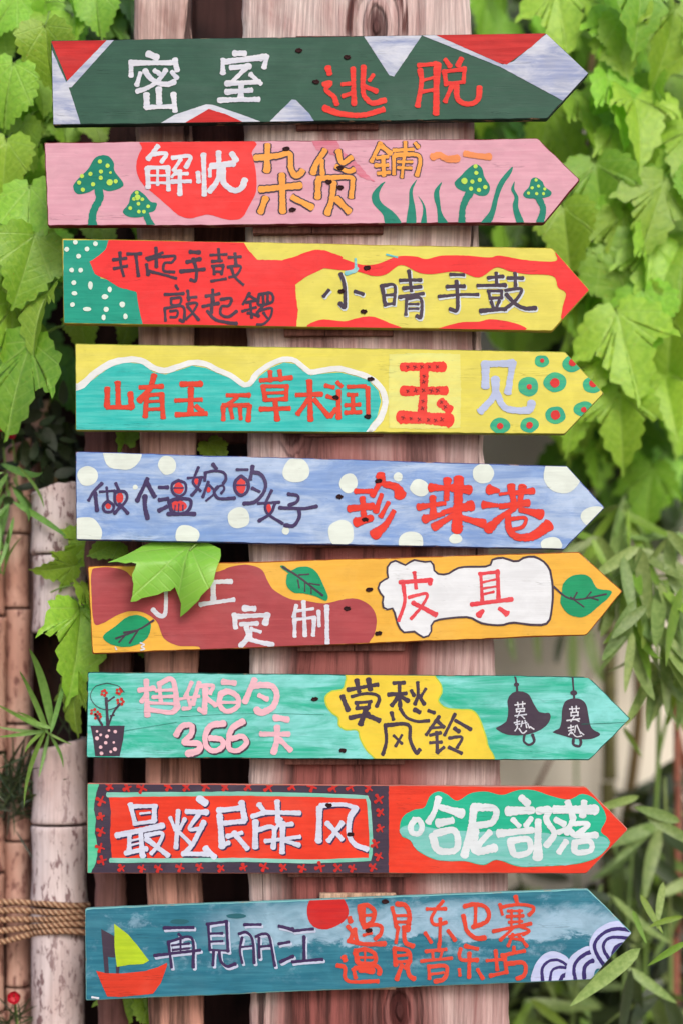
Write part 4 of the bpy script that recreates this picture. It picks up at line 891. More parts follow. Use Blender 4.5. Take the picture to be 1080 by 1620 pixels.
# ---------------------------------------------------------------- ivy leaves (broad, lobed, serrated)
def leaf_mat(name, base, dark, vein, trans=.38, spots=True, veins=True):
    g = G(name)
    uv = g.n('ShaderNodeUVMap'); uv.uv_map = 'UVMap'
    oi = g.n('ShaderNodeObjectInfo')
    n1 = g.noise(g.map((16, 16, 16)), 1, 4, .6)
    c = g.mix(g.ramp(n1, .3, .7, 0, .6), rgb(base), rgb(dark))
    hs = g.n('ShaderNodeHueSaturation'); hs.inputs['Saturation'].default_value = 1.0
    g.l(g.ramp(oi.outputs['Random'], 0, 1, .485, .512), hs.inputs['Hue']); 
    rnd2 = g.math('FRACT', g.math('MULTIPLY', oi.outputs['Random'], 7.31))
    g.l(g.ramp(rnd2, 0, 1, .78, 1.16), hs.inputs['Value']); g.l(c, hs.inputs['Color']); c = hs.outputs[0]
    h = n1
    if veins:
        tot = None
        for a, wv in ((0, .013), (.62, .011), (-.62, .011), (1.25, .009), (-1.25, .009)):
            dn = g.n('ShaderNodeVectorMath'); dn.operation = 'DOT_PRODUCT'; g.l(uv.outputs[0], dn.inputs[0]); dn.inputs[1].default_value = (math.cos(a), math.sin(a), 0)
            df = g.n('ShaderNodeVectorMath'); df.operation = 'DOT_PRODUCT'; g.l(uv.outputs[0], df.inputs[0]); df.inputs[1].default_value = (math.sin(a), -math.cos(a), 0)
            m = g.math('MULTIPLY', g.ramp(g.math('ABSOLUTE', dn.outputs['Value']), wv*.35, wv*1.8, 1, 0), g.ramp(df.outputs['Value'], -.01, .02))
            tot = m if tot is None else g.math('MAXIMUM', tot, m)
        # side veins
        wvn = g.n('ShaderNodeTexWave'); wvn.bands_direction = 'Y'; wvn.inputs['Scale'].default_value = 2.2; wvn.inputs['Distortion'].default_value = 2.5; wvn.inputs['Detail'].default_value = 2
        sep = g.n('ShaderNodeSeparateXYZ'); g.l(uv.outputs[0], sep.inputs[0]); cb = g.n('ShaderNodeCombineXYZ')
        g.l(g.math('ADD', sep.outputs[1], g.math('MULTIPLY', g.math('ABSOLUTE', sep.outputs[0]), -.75)), cb.inputs[1]); g.l(sep.outputs[0], cb.inputs[0])
        g.l(cb.outputs[0], wvn.inputs[0]); side = g.ramp(wvn.outputs['Fac'], .86, .99, 0, .45)
        tot = g.math('MAXIMUM', tot, side)
        c = g.mix(g.math('MULTIPLY', tot, .26), c, rgb(vein))
        h = g.math('SUBTRACT', n1, g.math('MULTIPLY', tot, .35))
    if spots:
        sp = g.ramp(g.noise(g.map((30, 30, 30), loc=(5, 1, 3)), 1, 3, .5), .70, .74, 0, .85)
        c = g.mix(sp, c, rgb((190, 96, 44)))
    b = g.bsdf(c, .4, g.bump(h, .5, .003), .5)
    t = g.n('ShaderNodeBsdfTranslucent'); g.l(g.mix(.35, c, rgb((170, 210, 40))), t.inputs[0])
    mx = g.n('ShaderNodeMixShader'); mx.inputs[0].default_value = trans; g.l(b.outputs[0], mx.inputs[1]); g.l(t.outputs[0], mx.inputs[2])
    g.l(mx.outputs[0], g.out.inputs[0]); return g.m
IVY = leaf_mat('ivy_leaf', (178, 230, 82), (120, 190, 56), (206, 240, 140))
IVYD = leaf_mat('ivy_leaf_old', (98, 156, 52), (68, 122, 42), (140, 184, 90), .3)
STEM = G('vine_stem'); STEM = STEM.done(STEM.bsdf(rgb((110, 92, 60)), .7))
GSTEM = G('green_stem'); GSTEM = GSTEM.done(GSTEM.bsdf(rgb((126, 160, 80)), .6))

HALF = {'lobed': [(0, .02), (.07, .09), (.2, .12), (.36, .05), (.5, -.06), (.57, -.22), (.70, -.50), (.50, -.46), (.36, -.44), (.34, -.58), (.27, -.74), (.12, -.92), (0, -1.10)],
        'broad': [(0, .02), (.08, .10), (.24, .13), (.42, .05), (.53, -.10), (.55, -.26), (.56, -.40), (.49, -.47), (.42, -.52), (.36, -.64), (.26, -.78), (.12, -.90), (0, -1.0)],
        'round': [(0, -.02), (.06, .08), (.22, .12), (.40, .04), (.52, -.12), (.55, -.28), (.53, -.42), (.48, -.54), (.40, -.66), (.30, -.76), (.18, -.86), (.08, -.93), (0, -1.0)]}
def leaf_mesh(name, kind, seed, mat, droop=.22, cup=.12, n_ring=7):
    rnd = random.Random(seed); half = HALF[kind]
    def side(sg):
        pts = [Vector((sg*x*.86*(1+rnd.uniform(-.07, .07)), y+rnd.uniform(-.025, .025))) for x, y in half]
        pts[0] = Vector((0, half[0][1])); pts[-1] = Vector((rnd.uniform(-.04, .04) if sg > 0 else 0, half[-1][1]))
        out = []
        for a, b in zip(pts, pts[1:]):
            for q in range(4):
                p = a+(b-a)*(q/4); nn = Vector((-(b-a).y, (b-a).x)).normalized()*sg
                out.append(p+nn*(-.026 if q == 2 else (.024 if q == 0 else .004))*(1 if p.y < .05 else .3))
        return out, pts[-1]
    r_, tip = side(1); l_, _ = side(-1)
    ring = r_+[tip]+l_[1:][::-1]
    c = Vector((0, -.06)); V, UV, Fc = [], [], []
    V.append((0, 0, 0)); UV.append((0, 0))
    ph = rnd.uniform(0, 6)
    def hgt(p):
        r2 = p.length; ang = math.atan2(p.x, -p.y)
        z = -droop*r2*r2+cup*abs(p.x)*1.5+.035*math.sin(p.x*8+ph)*r2+.05*math.sin(p.y*6+ph*2)*abs(p.x)*2
        z += .010*abs(math.sin(ang*1.6))*r2
        return z
    M = len(ring)
    for k in range(1, n_ring+1):
        f = (k/n_ring)**.85
        for p in ring:
            q = c+(p-c)*f if k < n_ring else p
            q = Vector(q); V.append((q.x, -hgt(q), q.y)); UV.append((q.x, q.y))
    V[0] = (c.x, -hgt(c), c.y); UV[0] = (c.x, c.y)
    for i in range(M): Fc.append((0, 1+(i+1) % M, 1+i))
    for k in range(n_ring-1):
        for i in range(M):
            j = (i+1) % M; a = 1+k*M; b = a+M
            Fc.append((a+i, a+j, b+j, b+i))
    # stalk
    b = len(V); tube([(0, -hgt(c)*0, 0), (.02, .12, .12), (.0, .30, .26), (-.03, .50, .34)], .014, 5, V, Fc, .018)
    UV += [(9, 9)]*(len(V)-len(UV)); nl = 1+n_ring*M
    me = bpy.data.meshes.new(name); me.from_pydata(V, [], Fc); me.materials.append(mat); me.materials.append(GSTEM)
    uvl = me.uv_layers.new(name='UVMap')
    for lp in me.loops: uvl.data[lp.index].uv = UV[lp.vertex_index]
    for pgn in me.polygons:
        pgn.use_smooth = True
        if pgn.vertices[0] >= nl: pgn.material_index = 1
    return me
LM = {}
for kd_ in HALF:
    for q in range(4): LM[kd_, q] = leaf_mesh('ivy_leaf_%s' % kd_, kd_, 11*q+len(kd_), IVY, .16+.10*q, .12+.10*(q % 3))
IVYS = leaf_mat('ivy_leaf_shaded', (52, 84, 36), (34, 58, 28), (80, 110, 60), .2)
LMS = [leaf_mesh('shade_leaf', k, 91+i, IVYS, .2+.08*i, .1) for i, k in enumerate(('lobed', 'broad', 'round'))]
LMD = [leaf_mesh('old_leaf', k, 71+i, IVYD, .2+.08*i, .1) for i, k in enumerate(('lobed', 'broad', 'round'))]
def put_leaf(parent, me, px, py, size, ang, d, yaw=0, pitch=0, name='leaf'):
    """base of the blade near (px,py); size = blade length in mm; ang = swing of the tip from straight down (+ = to the right)"""
    o = bpy.data.objects.new(name, me); COL.objects.link(o)
    p = W(px, py, d); k = (DIST+d)/DIST; s_ = size/1000*k
    M_ = Matrix.Translation(p-parent.location) @ Matrix.Rotation(-ang, 4, 'Y') @ Matrix.Rotation(yaw, 4, 'Z') @ Matrix.Rotation(pitch, 4, 'X') @ Matrix.Scale(s_, 4)
    o.matrix_basis = M_; o.parent = parent
    return o
def vine(parent, pts, r0, r1, mat=STEM):
    P_ = catmull([W(*p) for p in pts], 8); V, Fc = tube([p-parent.location for p in P_], r0, 7, None, None, r1)
    mesh('stem', V, Fc, (mat,), parent, smooth=True)
D = math.radians
L_ivy = empty('ivy_plant', W(60, PB, .45), 'bright green broad leaved ivy hanging left of the upper boards', 'ivy', 'ivy on the wall and fence')
R_ivy = empty('ivy_plant', W(980, PB, .8), 'dense bright green ivy covering the wall right of the upper boards', 'ivy', 'ivy on the wall and fence')
vine(L_ivy, [(20, PB, .33), (-30, 1500, .32), (-20, 1000, .30), (20, 700, .28), (60, 400, .27), (40, 150, .28), (70, -80, .3)], .012, .005)
vine(L_ivy, [(40, 150, .28), (120, 60, .26), (200, -40, .26)], .006, .004)
vine(R_ivy, [(930, PB, .82), (960, 1500, .8), (1010, 1100, .72), (960, 800, .6), (980, 500, .5), (930, 200, .5), (960, -80, .5)], .014, .006)
vine(R_ivy, [(960, 800, .6), (1040, 600, .5), (1050, 300, .45), (1000, 0, .45)], .008, .004)
vine(R_ivy, [(980, 500, .5), (860, 380, .45), (800, 200, .45), (790, -60, .5)], .006, .004)
# (px, py of blade base, length, swing, depth, kind, variant, yaw, pitch)
left = [(28,-8,75,-35,.12,'round',0,.2,.1),(150,-20,80,8,.14,'round',1,-.2,.0),(115,28,60,-10,.16,'broad',2,.1,.1),(72,40,100,4,.09,'round',2,.1,-.1),(22,100,100,-12,.10,'round',3,-.3,0),
 (5,45,70,-30,.16,'broad',1,.3,.2),(92,170,75,12,.22,'round',1,.2,.3),(38,195,78,6,.15,'broad',0,-.3,.1),(12,222,100,-6,.12,'broad',2,.2,0),(48,295,112,3,.10,'round',0,.1,-.1),(140,185,58,20,.2,'broad',3,.2,.1),
 (200,-25,70,5,.34,'broad',1,.4,.2),(180,30,60,15,.36,'broad',2,.2,.2),(55,372,122,-16,.075,'broad',1,.1,.05),(82,455,110,-2,.10,'lobed',2,-.4,.2),(18,480,128,-4,.13,'lobed',1,.5,.2),(50,540,150,-20,.085,'lobed',0,-.2,.1),
 (128,502,62,10,.16,'broad',2,.2,.1),(205,500,55,-20,.18,'broad',3,.3,.1),(150,352,60,25,.16,'broad',1,.1,.6),(235,350,52,-20,.18,'broad',0,.1,.5),(408,512,62,35,.075,'lobed',1,.3,.4),(205,655,64,-12,.10,'lobed',2,.5,.1),(280,692,58,-40,.085,'broad',0,.1,.5),(330,700,50,30,.085,'broad',1,.1,.7),
 (150,852,85,-48,.10,'lobed',0,.3,.3),(190,858,60,-65,.09,'broad',2,.2,.2),(118,895,72,-85,.10,'lobed',1,.3,.3),(128,925,95,-12,.095,'lobed',3,.8,.2),(128,962,150,-8,.085,'lobed',2,.55,.1),(118,1072,100,-12,.09,'lobed',0,-.5,.2),(168,1022,62,10,.12,'broad',0,.4,.2),(225,1020,50,40,.12,'broad',1,.4,.2),(195,1560,82,-4,.10,'lobed',0,.2,.1),(235,1575,80,18,.11,'broad',1,.2,.1),
 (10,345,70,-30,.2,'broad',2,.2,.1),(-5,410,110,8,.2,'broad',3,.2,.1)]
for (px, py, s_, a, d, kd_, v_, yw, pt) in left:
    put_leaf(L_ivy, LM[kd_, v_], px, py, s_*(.90 if py > 820 else 1.0), D(a), d, yw*1.3+(.25 if v_ % 2 else -.25), -.15-pt*2*(v_-.8))
right = [(770,-10,90,-8,.40,'broad',1,.2,.1),(880,-30,118,8,.20,'lobed',0,.1,0),(985,22,165,-24,.26,'lobed',3,.3,.1),(1015,-60,140,-4,.16,'lobed',1,-.2,0),(1068,10,125,-12,.20,'lobed',2,.5,0),(960,120,115,16,.20,'lobed',1,.2,.05),(1035,125,110,-14,.24,'lobed',2,-.5,0),
 (905,150,118,14,.24,'lobed',3,.4,.1),(815,205,80,-20,.42,'broad',1,.1,.1),(775,185,70,20,.46,'broad',2,.1,.1),(870,170,120,22,.30,'lobed',0,-.2,.1),(940,255,122,8,.22,'lobed',2,.1,0),(1050,285,125,-18,.20,'lobed',0,.3,0),(1010,235,110,-26,.30,'lobed',1,.7,.1),(890,325,108,6,.20,'broad',2,.1,0),(800,365,75,0,.38,'round',1,.2,.1),
 (1030,215,90,12,.36,'broad',0,.2,.1),(1022,362,118,0,.22,'lobed',1,.4,0),(955,385,132,26,.22,'broad',3,-.3,0),(1062,380,120,-10,.30,'lobed',3,.3,0),(975,492,148,14,.20,'lobed',0,.1,-.05),(980,618,118,2,.22,'lobed',2,.1,0),(900,480,95,-10,.30,'lobed',1,.6,.1),(1066,500,130,-8,.26,'lobed',2,-.3,0),(1052,600,130,10,.34,'broad',1,.2,.1),
 (915,440,110,-4,.32,'lobed',3,.2,.1),(985,440,90,32,.30,'broad',0,.4,.1),(860,505,95,-30,.50,'broad',2,.2,.3),(790,510,90,20,.55,'broad',1,.2,.3),(930,260,80,-30,.36,'round',1,.3,.1),(1042,430,95,24,.36,'lobed',0,.3,.1)]
for (px, py, s_, a, d, kd_, v_, yw, pt) in right:
    put_leaf(R_ivy, LM[kd_, v_], px, py, s_*.98, D(a), d, yw*1.3+(.4 if v_ % 2 else -.3), -.18-pt*2*(v_-1))
rr = random.Random(5)
for i in range(46):        # the hanging outer curtain
    px = rr.uniform(865, 1110); py = rr.uniform(-60, 640)
    if px < 930+(py % 165)*.1 and (py % 165) < 95: px += 70
    put_leaf(R_ivy, LM[rr.choice(('lobed', 'lobed', 'broad')), rr.randrange(4)], px, py, rr.uniform(80, 118), D(rr.gauss(2, 16)), rr.uniform(.20, .36), rr.gauss(0, .45), rr.gauss(-.40, .2))
for i in range(30):
    px = rr.uniform(-30, 120); py = rr.uniform(-50, 420)
    put_leaf(L_ivy, LM[rr.choice(('round', 'broad')), rr.randrange(4)], px, py, rr.uniform(60, 84), D(rr.gauss(0, 18)), rr.uniform(.16, .24), rr.gauss(0, .4), rr.gauss(-.35, .2))
for i in range(205):       # the leaves behind, deeper in the mass
    px = rr.uniform(735, 1130); py = rr.uniform(-110, 560 if px < 860 else 800)
    if px < 850 and py > 400: continue
    if px < 880 and py > 540: continue
    dd = rr.uniform(.36, .80)
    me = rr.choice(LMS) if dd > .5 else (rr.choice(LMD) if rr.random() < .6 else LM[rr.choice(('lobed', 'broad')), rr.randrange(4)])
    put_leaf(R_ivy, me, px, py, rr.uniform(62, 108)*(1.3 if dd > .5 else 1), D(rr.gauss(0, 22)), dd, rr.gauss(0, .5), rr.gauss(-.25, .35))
for i in range(52):
    px = rr.uniform(-70, 215); py = rr.uniform(-100, 600 if px < 110 else 30)
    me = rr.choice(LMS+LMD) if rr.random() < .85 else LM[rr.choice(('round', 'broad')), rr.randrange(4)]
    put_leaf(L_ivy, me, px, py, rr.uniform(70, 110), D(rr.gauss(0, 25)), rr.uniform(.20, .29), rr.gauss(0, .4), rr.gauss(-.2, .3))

# the big leaf that lies over board 6
def hero_leaf():
    rootp = W(318, 866, .012); root = empty('ivy_leaf', rootp, 'large bright green lobed leaf hanging over the golden board', 'leaf')
    ring = [(318,852),(349,868),(351,880),(350,888),(346,899),(343,911),(341,922),(336,931),(328,938),(322,944),(317,952),(308,960),(298,969),(287,977),(288,966),(289,956),(286,947),(282,937),(279,930),(272,936),(262,937),(252,942),(240,945),(228,948),(220,953),(211,954),(214,944),(215,935),(216,926),(214,918),(214,911),(218,902),(220,894),(212,892),(203,894),(190,891),(174,892),(188,886),(200,880),(212,872),(226,862),(246,854),(262,850),(285,848)]
    c = (300, 870)
    def pos(p):
        dx = p[0]-300; dy = p[1]-868
        # comes forward out of the gap under board 5, then lies just off board 6
        y = .012-.036*min(1, max(0, dy+8)/30)-.010*math.sin(max(0, min(1, dy/110))*pi)
        y -= .010*math.sin(dx*.05)*min(1, max(0, dy)/40)
        y += .004*abs(math.sin((math.atan2(dx, dy+1))*2.3))
        q = W(p[0], p[1], 0); 
        return Vector((q.x, y, q.z))-rootp
    V = [pos(c)]; UV = [(0, 0)]; Fc = []; M = len(ring); K = 9
    dirt = Vector((-13, 109)).normalized()
    def uvp(p):
        v = Vector((p[0]-300, p[1]-862))/115; ca, sa = math.cos(.18), math.sin(.18)
        return (v.x*ca+v.y*sa, -(v.y*ca-v.x*sa))
    UV[0] = uvp(c)
    for k in range(1, K+1):
        f = k/K
        for p in ring:
            q = (c[0]+(p[0]-c[0])*f, c[1]+(p[1]-c[1])*f); V.append(pos(q)); UV.append(uvp(q))
    for i in range(M): Fc.append((0, 1+(i+1) % M, 1+i))
    for k in range(K-1):
        for i in range(M):
            j = (i+1) % M; a = 1+k*M; Fc.append((a+i, a+j, a+M+j, a+M+i))
    me = bpy.data.meshes.new('hero_leaf'); me.from_pydata([tuple(v) for v in V], [], Fc); me.materials.append(leaf_mat('fresh_leaf', (164, 228, 84), (140, 214, 74), (190, 226, 130), .3, False))
    uvl = me.uv_layers.new(name='UVMap')
    for lp in me.loops: uvl.data[lp.index].uv = UV[lp.vertex_index]
    me.polygons.foreach_set('use_smooth', [True]*len(me.polygons))
    o = bpy.data.objects.new('blade', me); COL.objects.link(o); o.parent = root
    P_ = catmull([W(300, 872, -.004), W(316, 845, .03), W(270, 800, .10), W(150, 850, .13)], 8)
    V, Fc = tube([p-rootp for p in P_], .0016, 6); mesh('stalk', V, Fc, (GSTEM,), root, smooth=True)
hero_leaf()

# ---------------------------------------------------------------- narrow leaves: bamboo, spider plant, shrubs
BLG = leaf_mat('bamboo_leaf', (156, 184, 110), (100, 138, 68), (180, 196, 140), .25, False, False)
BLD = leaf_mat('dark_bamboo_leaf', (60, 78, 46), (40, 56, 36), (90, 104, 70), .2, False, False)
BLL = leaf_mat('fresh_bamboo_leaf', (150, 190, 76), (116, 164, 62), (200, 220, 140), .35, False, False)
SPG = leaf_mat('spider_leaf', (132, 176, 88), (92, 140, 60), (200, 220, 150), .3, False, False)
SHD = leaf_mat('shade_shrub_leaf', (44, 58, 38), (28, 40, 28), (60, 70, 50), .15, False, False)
def blade_mesh(name, mat, wid, curve, seed, n=12, fold=.25, blunt=False):
    """narrow leaf, length 1 along -Z, folded on its midrib, curving forward"""
    V, UV, Fc = [], [], []; rnd = random.Random(seed); tw = rnd.uniform(-.5, .5)
    for i in range(n+1):
        t = i/n; w_ = wid*(math.sin(pi*min(1, t**.7*1.0))**.7 if not blunt else min(1, t*8)*(1-t**3))*.5+.002
        if t == 1: w_ = .0008
        y = -curve*t*t; z = -t+curve*.35*t**3; a = tw*t
        for q in (-1, 0, 1):
            V.append((q*w_*math.cos(a), y-abs(q)*w_*fold+q*w_*math.sin(a), z)); UV.append((q*w_, -t))
    for i in range(n):
        for q in range(2): a = i*3+q; Fc.append((a, a+1, a+4, a+3))
    me = bpy.data.meshes.new(name); me.from_pydata(V, [], Fc); me.materials.append(mat)
    uvl = me.uv_layers.new(name='UVMap')
    for lp in me.loops: uvl.data[lp.index].uv = UV[lp.vertex_index]
    me.polygons.foreach_set('use_smooth', [True]*len(me.polygons)); return me
BM = [blade_mesh('bamboo_blade', m, w_, c_, i) for i, (m, w_, c_) in enumerate([(BLG, .16, .15), (BLG, .19, .3), (BLL, .15, .2), (BLL, .13, .4), (BLG, .14, .05)])]
BMD = [blade_mesh('dark_blade', m, w_, c_, i+9) for i, (m, w_, c_) in enumerate([(BLD, .18, .15), (BLD, .22, .3), (BLG, .16, .25)])]
SM = [blade_mesh('spider_blade', SPG, w_, c_, i+20, 16) for i, (w_, c_) in enumerate([(.075, .35), (.09, .5), (.07, .2)])]
GM_ = [blade_mesh('grass_blade', m, w_, c_, i+30, 14) for i, (m, w_, c_) in enumerate([(SHD, .035, .3), (BLD, .03, .5), (BLD, .045, .2)])]
SHM = [blade_mesh('shrub_blade', m, .42, c_, i+40, 8) for i, (m, c_) in enumerate([(SHD, .2), (SHD, .4), (BLD, .3)])]
def spray(parent, node, d, n, lens, spread, meshes, rnd, centre=0, dd=.05):
    for i in range(n):
        a = centre+(i-(n-1)/2)/max(1, n-1)*spread+rnd.gauss(0, 10)
        put_leaf(parent, rnd.choice(meshes), node[0]+rnd.gauss(0, 5), node[1]+rnd.gauss(0, 6), rnd.uniform(*lens), D(a), d+rnd.uniform(-dd, dd), rnd.gauss(0, .6), rnd.gauss(-.1, .25))
rb = random.Random(21)
bp = empty('bamboo_plant', W(1010, PB, .5), 'leafy bamboo with long drooping green leaves right of the middle boards', 'bamboo plant', 'bamboo and shrubs on the right')
vine(bp, [(1015, PB, .5), (1020, 1500, .45), (1040, 1200, .4), (1030, 900, .35), (985, 790, .32)], .006, .0025, GSTEM)
vine(bp, [(1040, 1200, .4), (1075, 1020, .36), (1060, 860, .34)], .004, .002, GSTEM)
for (x, y, d, n, lo, hi, sp, ce) in [(985,800,.30,10,90,125,140,-15),(945,850,.26,6,80,110,120,-25),(1010,865,.22,10,100,135,120,-8),(1060,845,.24,6,90,125,130,10),(985,905,.22,10,100,150,90,-12),(1040,930,.20,6,110,150,80,6),(1075,930,.2,4,110,150,70,-10),(1005,985,.2,5,100,150,70,-4),(1045,1000,.2,5,120,150,60,8),(960,920,.34,5,90,120,90,-30),(1030,1055,.22,4,90,120,60,10),(1075,1040,.24,4,110,140,60,-5)]:
    spray(bp, (x, y), d, n+2, (lo, hi), sp, BM+BM+BMD[2:], rb, ce)
for (x, y, s_, a, d, k_) in [(1003,950,95,-32,.14,0),(1022,958,90,-50,.14,1),(1000,1000,100,-8,.16,4),(1040,985,175,24,.16,0),(985,880,120,8,.16,0),(1050,890,120,30,.18,1),(985,1150,60,30,.3,2)]:
    put_leaf(bp, BM[k_], x, y, s_, D(a), d, .1, 0)
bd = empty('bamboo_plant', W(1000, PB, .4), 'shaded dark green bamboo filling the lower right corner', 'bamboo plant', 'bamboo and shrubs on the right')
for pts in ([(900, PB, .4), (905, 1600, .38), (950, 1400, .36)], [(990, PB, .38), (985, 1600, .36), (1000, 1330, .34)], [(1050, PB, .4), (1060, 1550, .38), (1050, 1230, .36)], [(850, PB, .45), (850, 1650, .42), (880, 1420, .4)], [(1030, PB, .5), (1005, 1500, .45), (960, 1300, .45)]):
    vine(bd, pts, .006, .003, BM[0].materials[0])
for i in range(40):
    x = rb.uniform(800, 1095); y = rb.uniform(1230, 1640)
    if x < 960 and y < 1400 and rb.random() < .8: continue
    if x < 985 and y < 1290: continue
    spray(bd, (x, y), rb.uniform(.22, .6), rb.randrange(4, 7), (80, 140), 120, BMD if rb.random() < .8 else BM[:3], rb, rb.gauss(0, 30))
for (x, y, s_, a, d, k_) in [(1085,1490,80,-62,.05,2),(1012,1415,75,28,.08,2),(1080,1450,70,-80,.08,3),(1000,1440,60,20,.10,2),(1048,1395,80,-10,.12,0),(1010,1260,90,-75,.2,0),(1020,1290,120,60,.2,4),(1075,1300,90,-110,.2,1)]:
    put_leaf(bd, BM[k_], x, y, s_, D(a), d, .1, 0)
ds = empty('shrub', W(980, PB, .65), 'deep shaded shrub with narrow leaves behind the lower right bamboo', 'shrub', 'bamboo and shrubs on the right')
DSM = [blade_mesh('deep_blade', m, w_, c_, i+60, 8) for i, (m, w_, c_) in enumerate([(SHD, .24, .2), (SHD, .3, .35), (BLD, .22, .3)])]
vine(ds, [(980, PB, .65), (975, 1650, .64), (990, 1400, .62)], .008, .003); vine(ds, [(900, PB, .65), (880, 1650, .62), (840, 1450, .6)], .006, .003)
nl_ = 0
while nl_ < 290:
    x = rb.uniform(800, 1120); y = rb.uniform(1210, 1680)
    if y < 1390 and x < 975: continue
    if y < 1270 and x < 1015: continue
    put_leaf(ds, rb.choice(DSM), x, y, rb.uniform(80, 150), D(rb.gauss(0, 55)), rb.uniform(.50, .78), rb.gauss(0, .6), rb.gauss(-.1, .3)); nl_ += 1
fr_ = empty('bamboo_leaf', W(1012, 1500, -.02), 'long green bamboo leaf crossing the tip of the lowest board', 'leaf')
put_leaf(fr_, blade_mesh('front_blade', BLG, .17, .1, 77), 1012, 1500, 150, D(-52), -.022, .05, 0, 'blade')
# twigs against the wall
TW = G('brown_twig'); TW = TW.done(TW.bsdf(rgb((134, 84, 66)), .7))
tg = tag(mesh('twig', *tube([W(1085, 1225, .5), W(1064, 1120, .5), W(1052, 1040, .5), W(1040, 960, .48)], .006, 7, None, None, .003), (TW,), None, True), 'reddish brown bare twig rising among the bamboo leaves', 'twig')
tg = tag(mesh('twig', *tube([W(840, 1260, .6), W(868, 1205, .62), W(905, 1140, .64), W(935, 1060, .64)], .004, 7, None, None, .002), (TW,), None, True), 'thin bare twig slanting across the cream wall between the boards', 'twig')
# wisps hanging below board 6 on the right, and foliage between board tips
wp = empty('bamboo_plant', W(850, PB, .7), 'thin hanging bamboo leaves in front of the cream wall below the golden board', 'bamboo plant', 'bamboo and shrubs on the right')
vine(wp, [(905, PB, .75), (912, 1400, .72), (900, 1000, .68), (850, 880, .66)], .004, .002, GSTEM)
for (x, y, s_, a, k_) in [(803,985,70,4,1),(848,985,75,-2,1),(905,990,130,-2,2),(925,985,110,8,3),(890,1000,60,-20,0)]:
    put_leaf(wp, (BMD+BM)[k_+1], x, y, s_, D(a), .62, .3, 0)
spray(wp, (905, 850), .5, 6, (60, 90), 150, BM, rb, 0); spray(wp, (950, 870), .42, 6, (70, 100), 160, BM+BMD, rb, 0)
# left side: spider plants, dark clump, shrub
rs = random.Random(33)
sp1 = empty('spider_plant', W(78, 1165, .12), 'green spider plant growing out of the hollow bamboo pole', 'spider plant', 'small plants among the bamboo')
for (a, s_, k_) in [(-118,85,0),(-102,80,1),(-95,70,2),(-80,75,0),(-62,60,1),(-22,120,0),(-10,70,2),(-140,60,1),(-160,110,0),(-172,135,1),(165,100,2),(35,60,1),(60,50,0)]:
    put_leaf(sp1, SM[k_], 78+rs.gauss(0, 4), 1158+rs.gauss(0, 4), s_*1.1, D(a), .10+rs.uniform(-.03, .02), rs.gauss(0, .3), rs.gauss(0, .2))
for a, s_ in ((150, 120), (175, 140), (-150, 100), (30, 50), (10, 60)):
    put_leaf(sp1, GM_[1], 100+rs.gauss(0, 8), 1165, s_, D(a), .16, 0, .1)
sp2 = empty('spider_plant', W(10, 800, .2), 'striped spider plant at the left picture edge beside the broken pole', 'spider plant', 'small plants among the bamboo')
for i in range(20):
    put_leaf(sp2, rs.choice(SM), 15+rs.gauss(0, 14), 775+rs.gauss(0, 25), rs.uniform(70, 130), D(rs.uniform(-70, 75)), .14+rs.uniform(-.03, .04), rs.gauss(0, .4), rs.gauss(0, .3))
for i in range(8):
    put_leaf(sp2, rs.choice(SM), 5+rs.gauss(0, 6), 900+rs.gauss(0, 15), rs.uniform(60, 90), D(180+rs.uniform(-60, 60)), .14, rs.gauss(0, .4), rs.gauss(0, .3))
cl_ = empty('grass_clump', W(15, 1290, .16), 'dark wiry grass clump at the left edge beside the roped pole', 'grass', 'small plants among the bamboo')
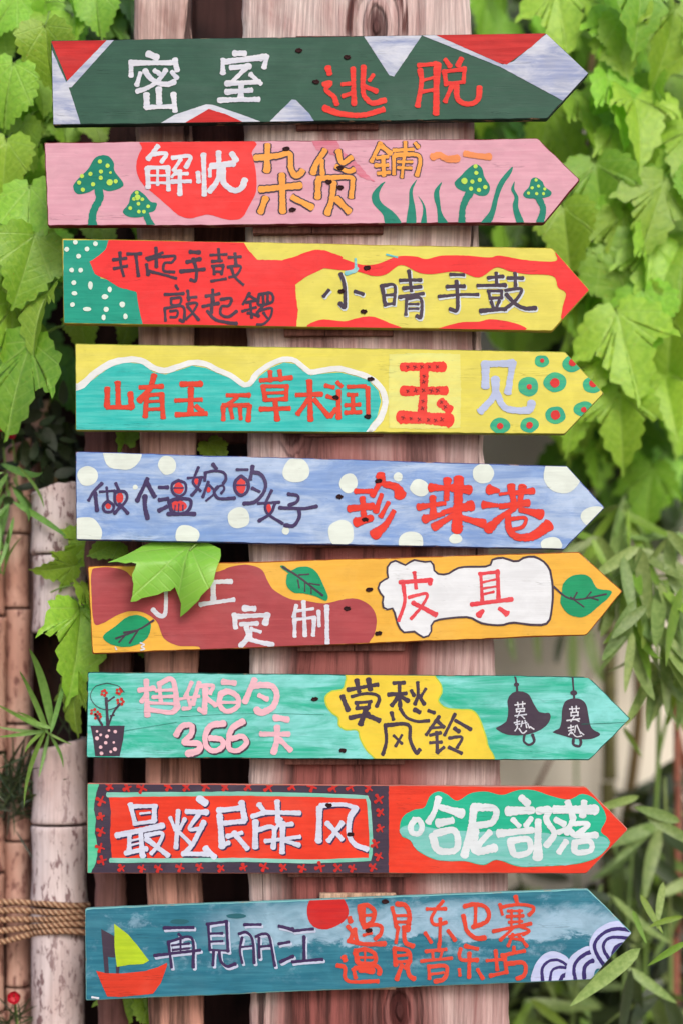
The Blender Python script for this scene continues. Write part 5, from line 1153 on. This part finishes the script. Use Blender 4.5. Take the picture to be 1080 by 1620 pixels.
for i in range(60):
    put_leaf(cl_, rs.choice(GM_), 15+rs.gauss(0, 12), 1270+rs.gauss(0, 16), rs.uniform(60, 125), D(rs.uniform(90, 270)), .15+rs.uniform(-.03, .05), rs.gauss(0, .5), rs.gauss(0, .4))
for i in range(40):
    put_leaf(cl_, rs.choice(GM_), 20+rs.gauss(0, 20), 1245+rs.gauss(0, 30), rs.uniform(40, 90), D(rs.uniform(-100, 100)), .17+rs.uniform(-.03, .03), rs.gauss(0, .5), rs.gauss(0, .4))
sh_ = empty('shrub', W(70, 790, .2), 'dark leafy shrub in shade above the broken bamboo pole', 'shrub', 'small plants among the bamboo')
for i in range(120):
    put_leaf(sh_, rs.choice(SHM), 75+rs.gauss(0, 30), 715+rs.gauss(0, 36), rs.uniform(26, 48), D(rs.uniform(-180, 180)), .2+rs.uniform(-.05, .05), rs.gauss(0, .7), rs.gauss(0, .6))
vine(sh_, [(92, 800, .2), (85, 740, .2), (60, 690, .2)], .004, .002)
# red flowers
g = G('red_petal'); n_ = g.noise(g.map((60, 60, 60)), 1, 3); RPM = g.done(g.bsdf(g.mix(n_, rgb((214, 24, 48)), rgb((160, 10, 34))), .5))
pet = blade_mesh('petal', RPM, .9, .3, 5, 8, .1)
def flower(px, py, d, size, label, stem=True):
    r_ = empty('red_flower', W(px, py, d), label, 'flower', 'red flowers among the bamboo')
    for ring_, (cnt, pt, sc) in enumerate(((6, -.9, 1), (5, -.5, .8), (4, -.2, .6))):
        for q in range(cnt): put_leaf(r_, pet, px, py, size*sc, 2*pi*q/cnt+ring_*.5, d-.004*ring_, 0, pt*.6, 'petal')
    if stem: vine(r_, [(px, py, d+.006), (px+4, py+40, d+.02), (px+10, py+110, d+.03)], .0015, .002, GSTEM)
flower(24, 1577, .12, 17, 'round red flower near the bottom left corner')
flower(20, 688, .17, 13, 'red flower at the left edge below the hanging leaves')
flower(3, 676, .17, 13, 'red flower cut by the left picture edge beside another')
for i in range(26):
    put_leaf(cl_, rs.choice(GM_), 20+rs.gauss(0, 18), 1625+rs.gauss(0, 10), rs.uniform(40, 80), D(rs.uniform(110, 250)), .14, rs.gauss(0, .5), rs.gauss(0, .4))
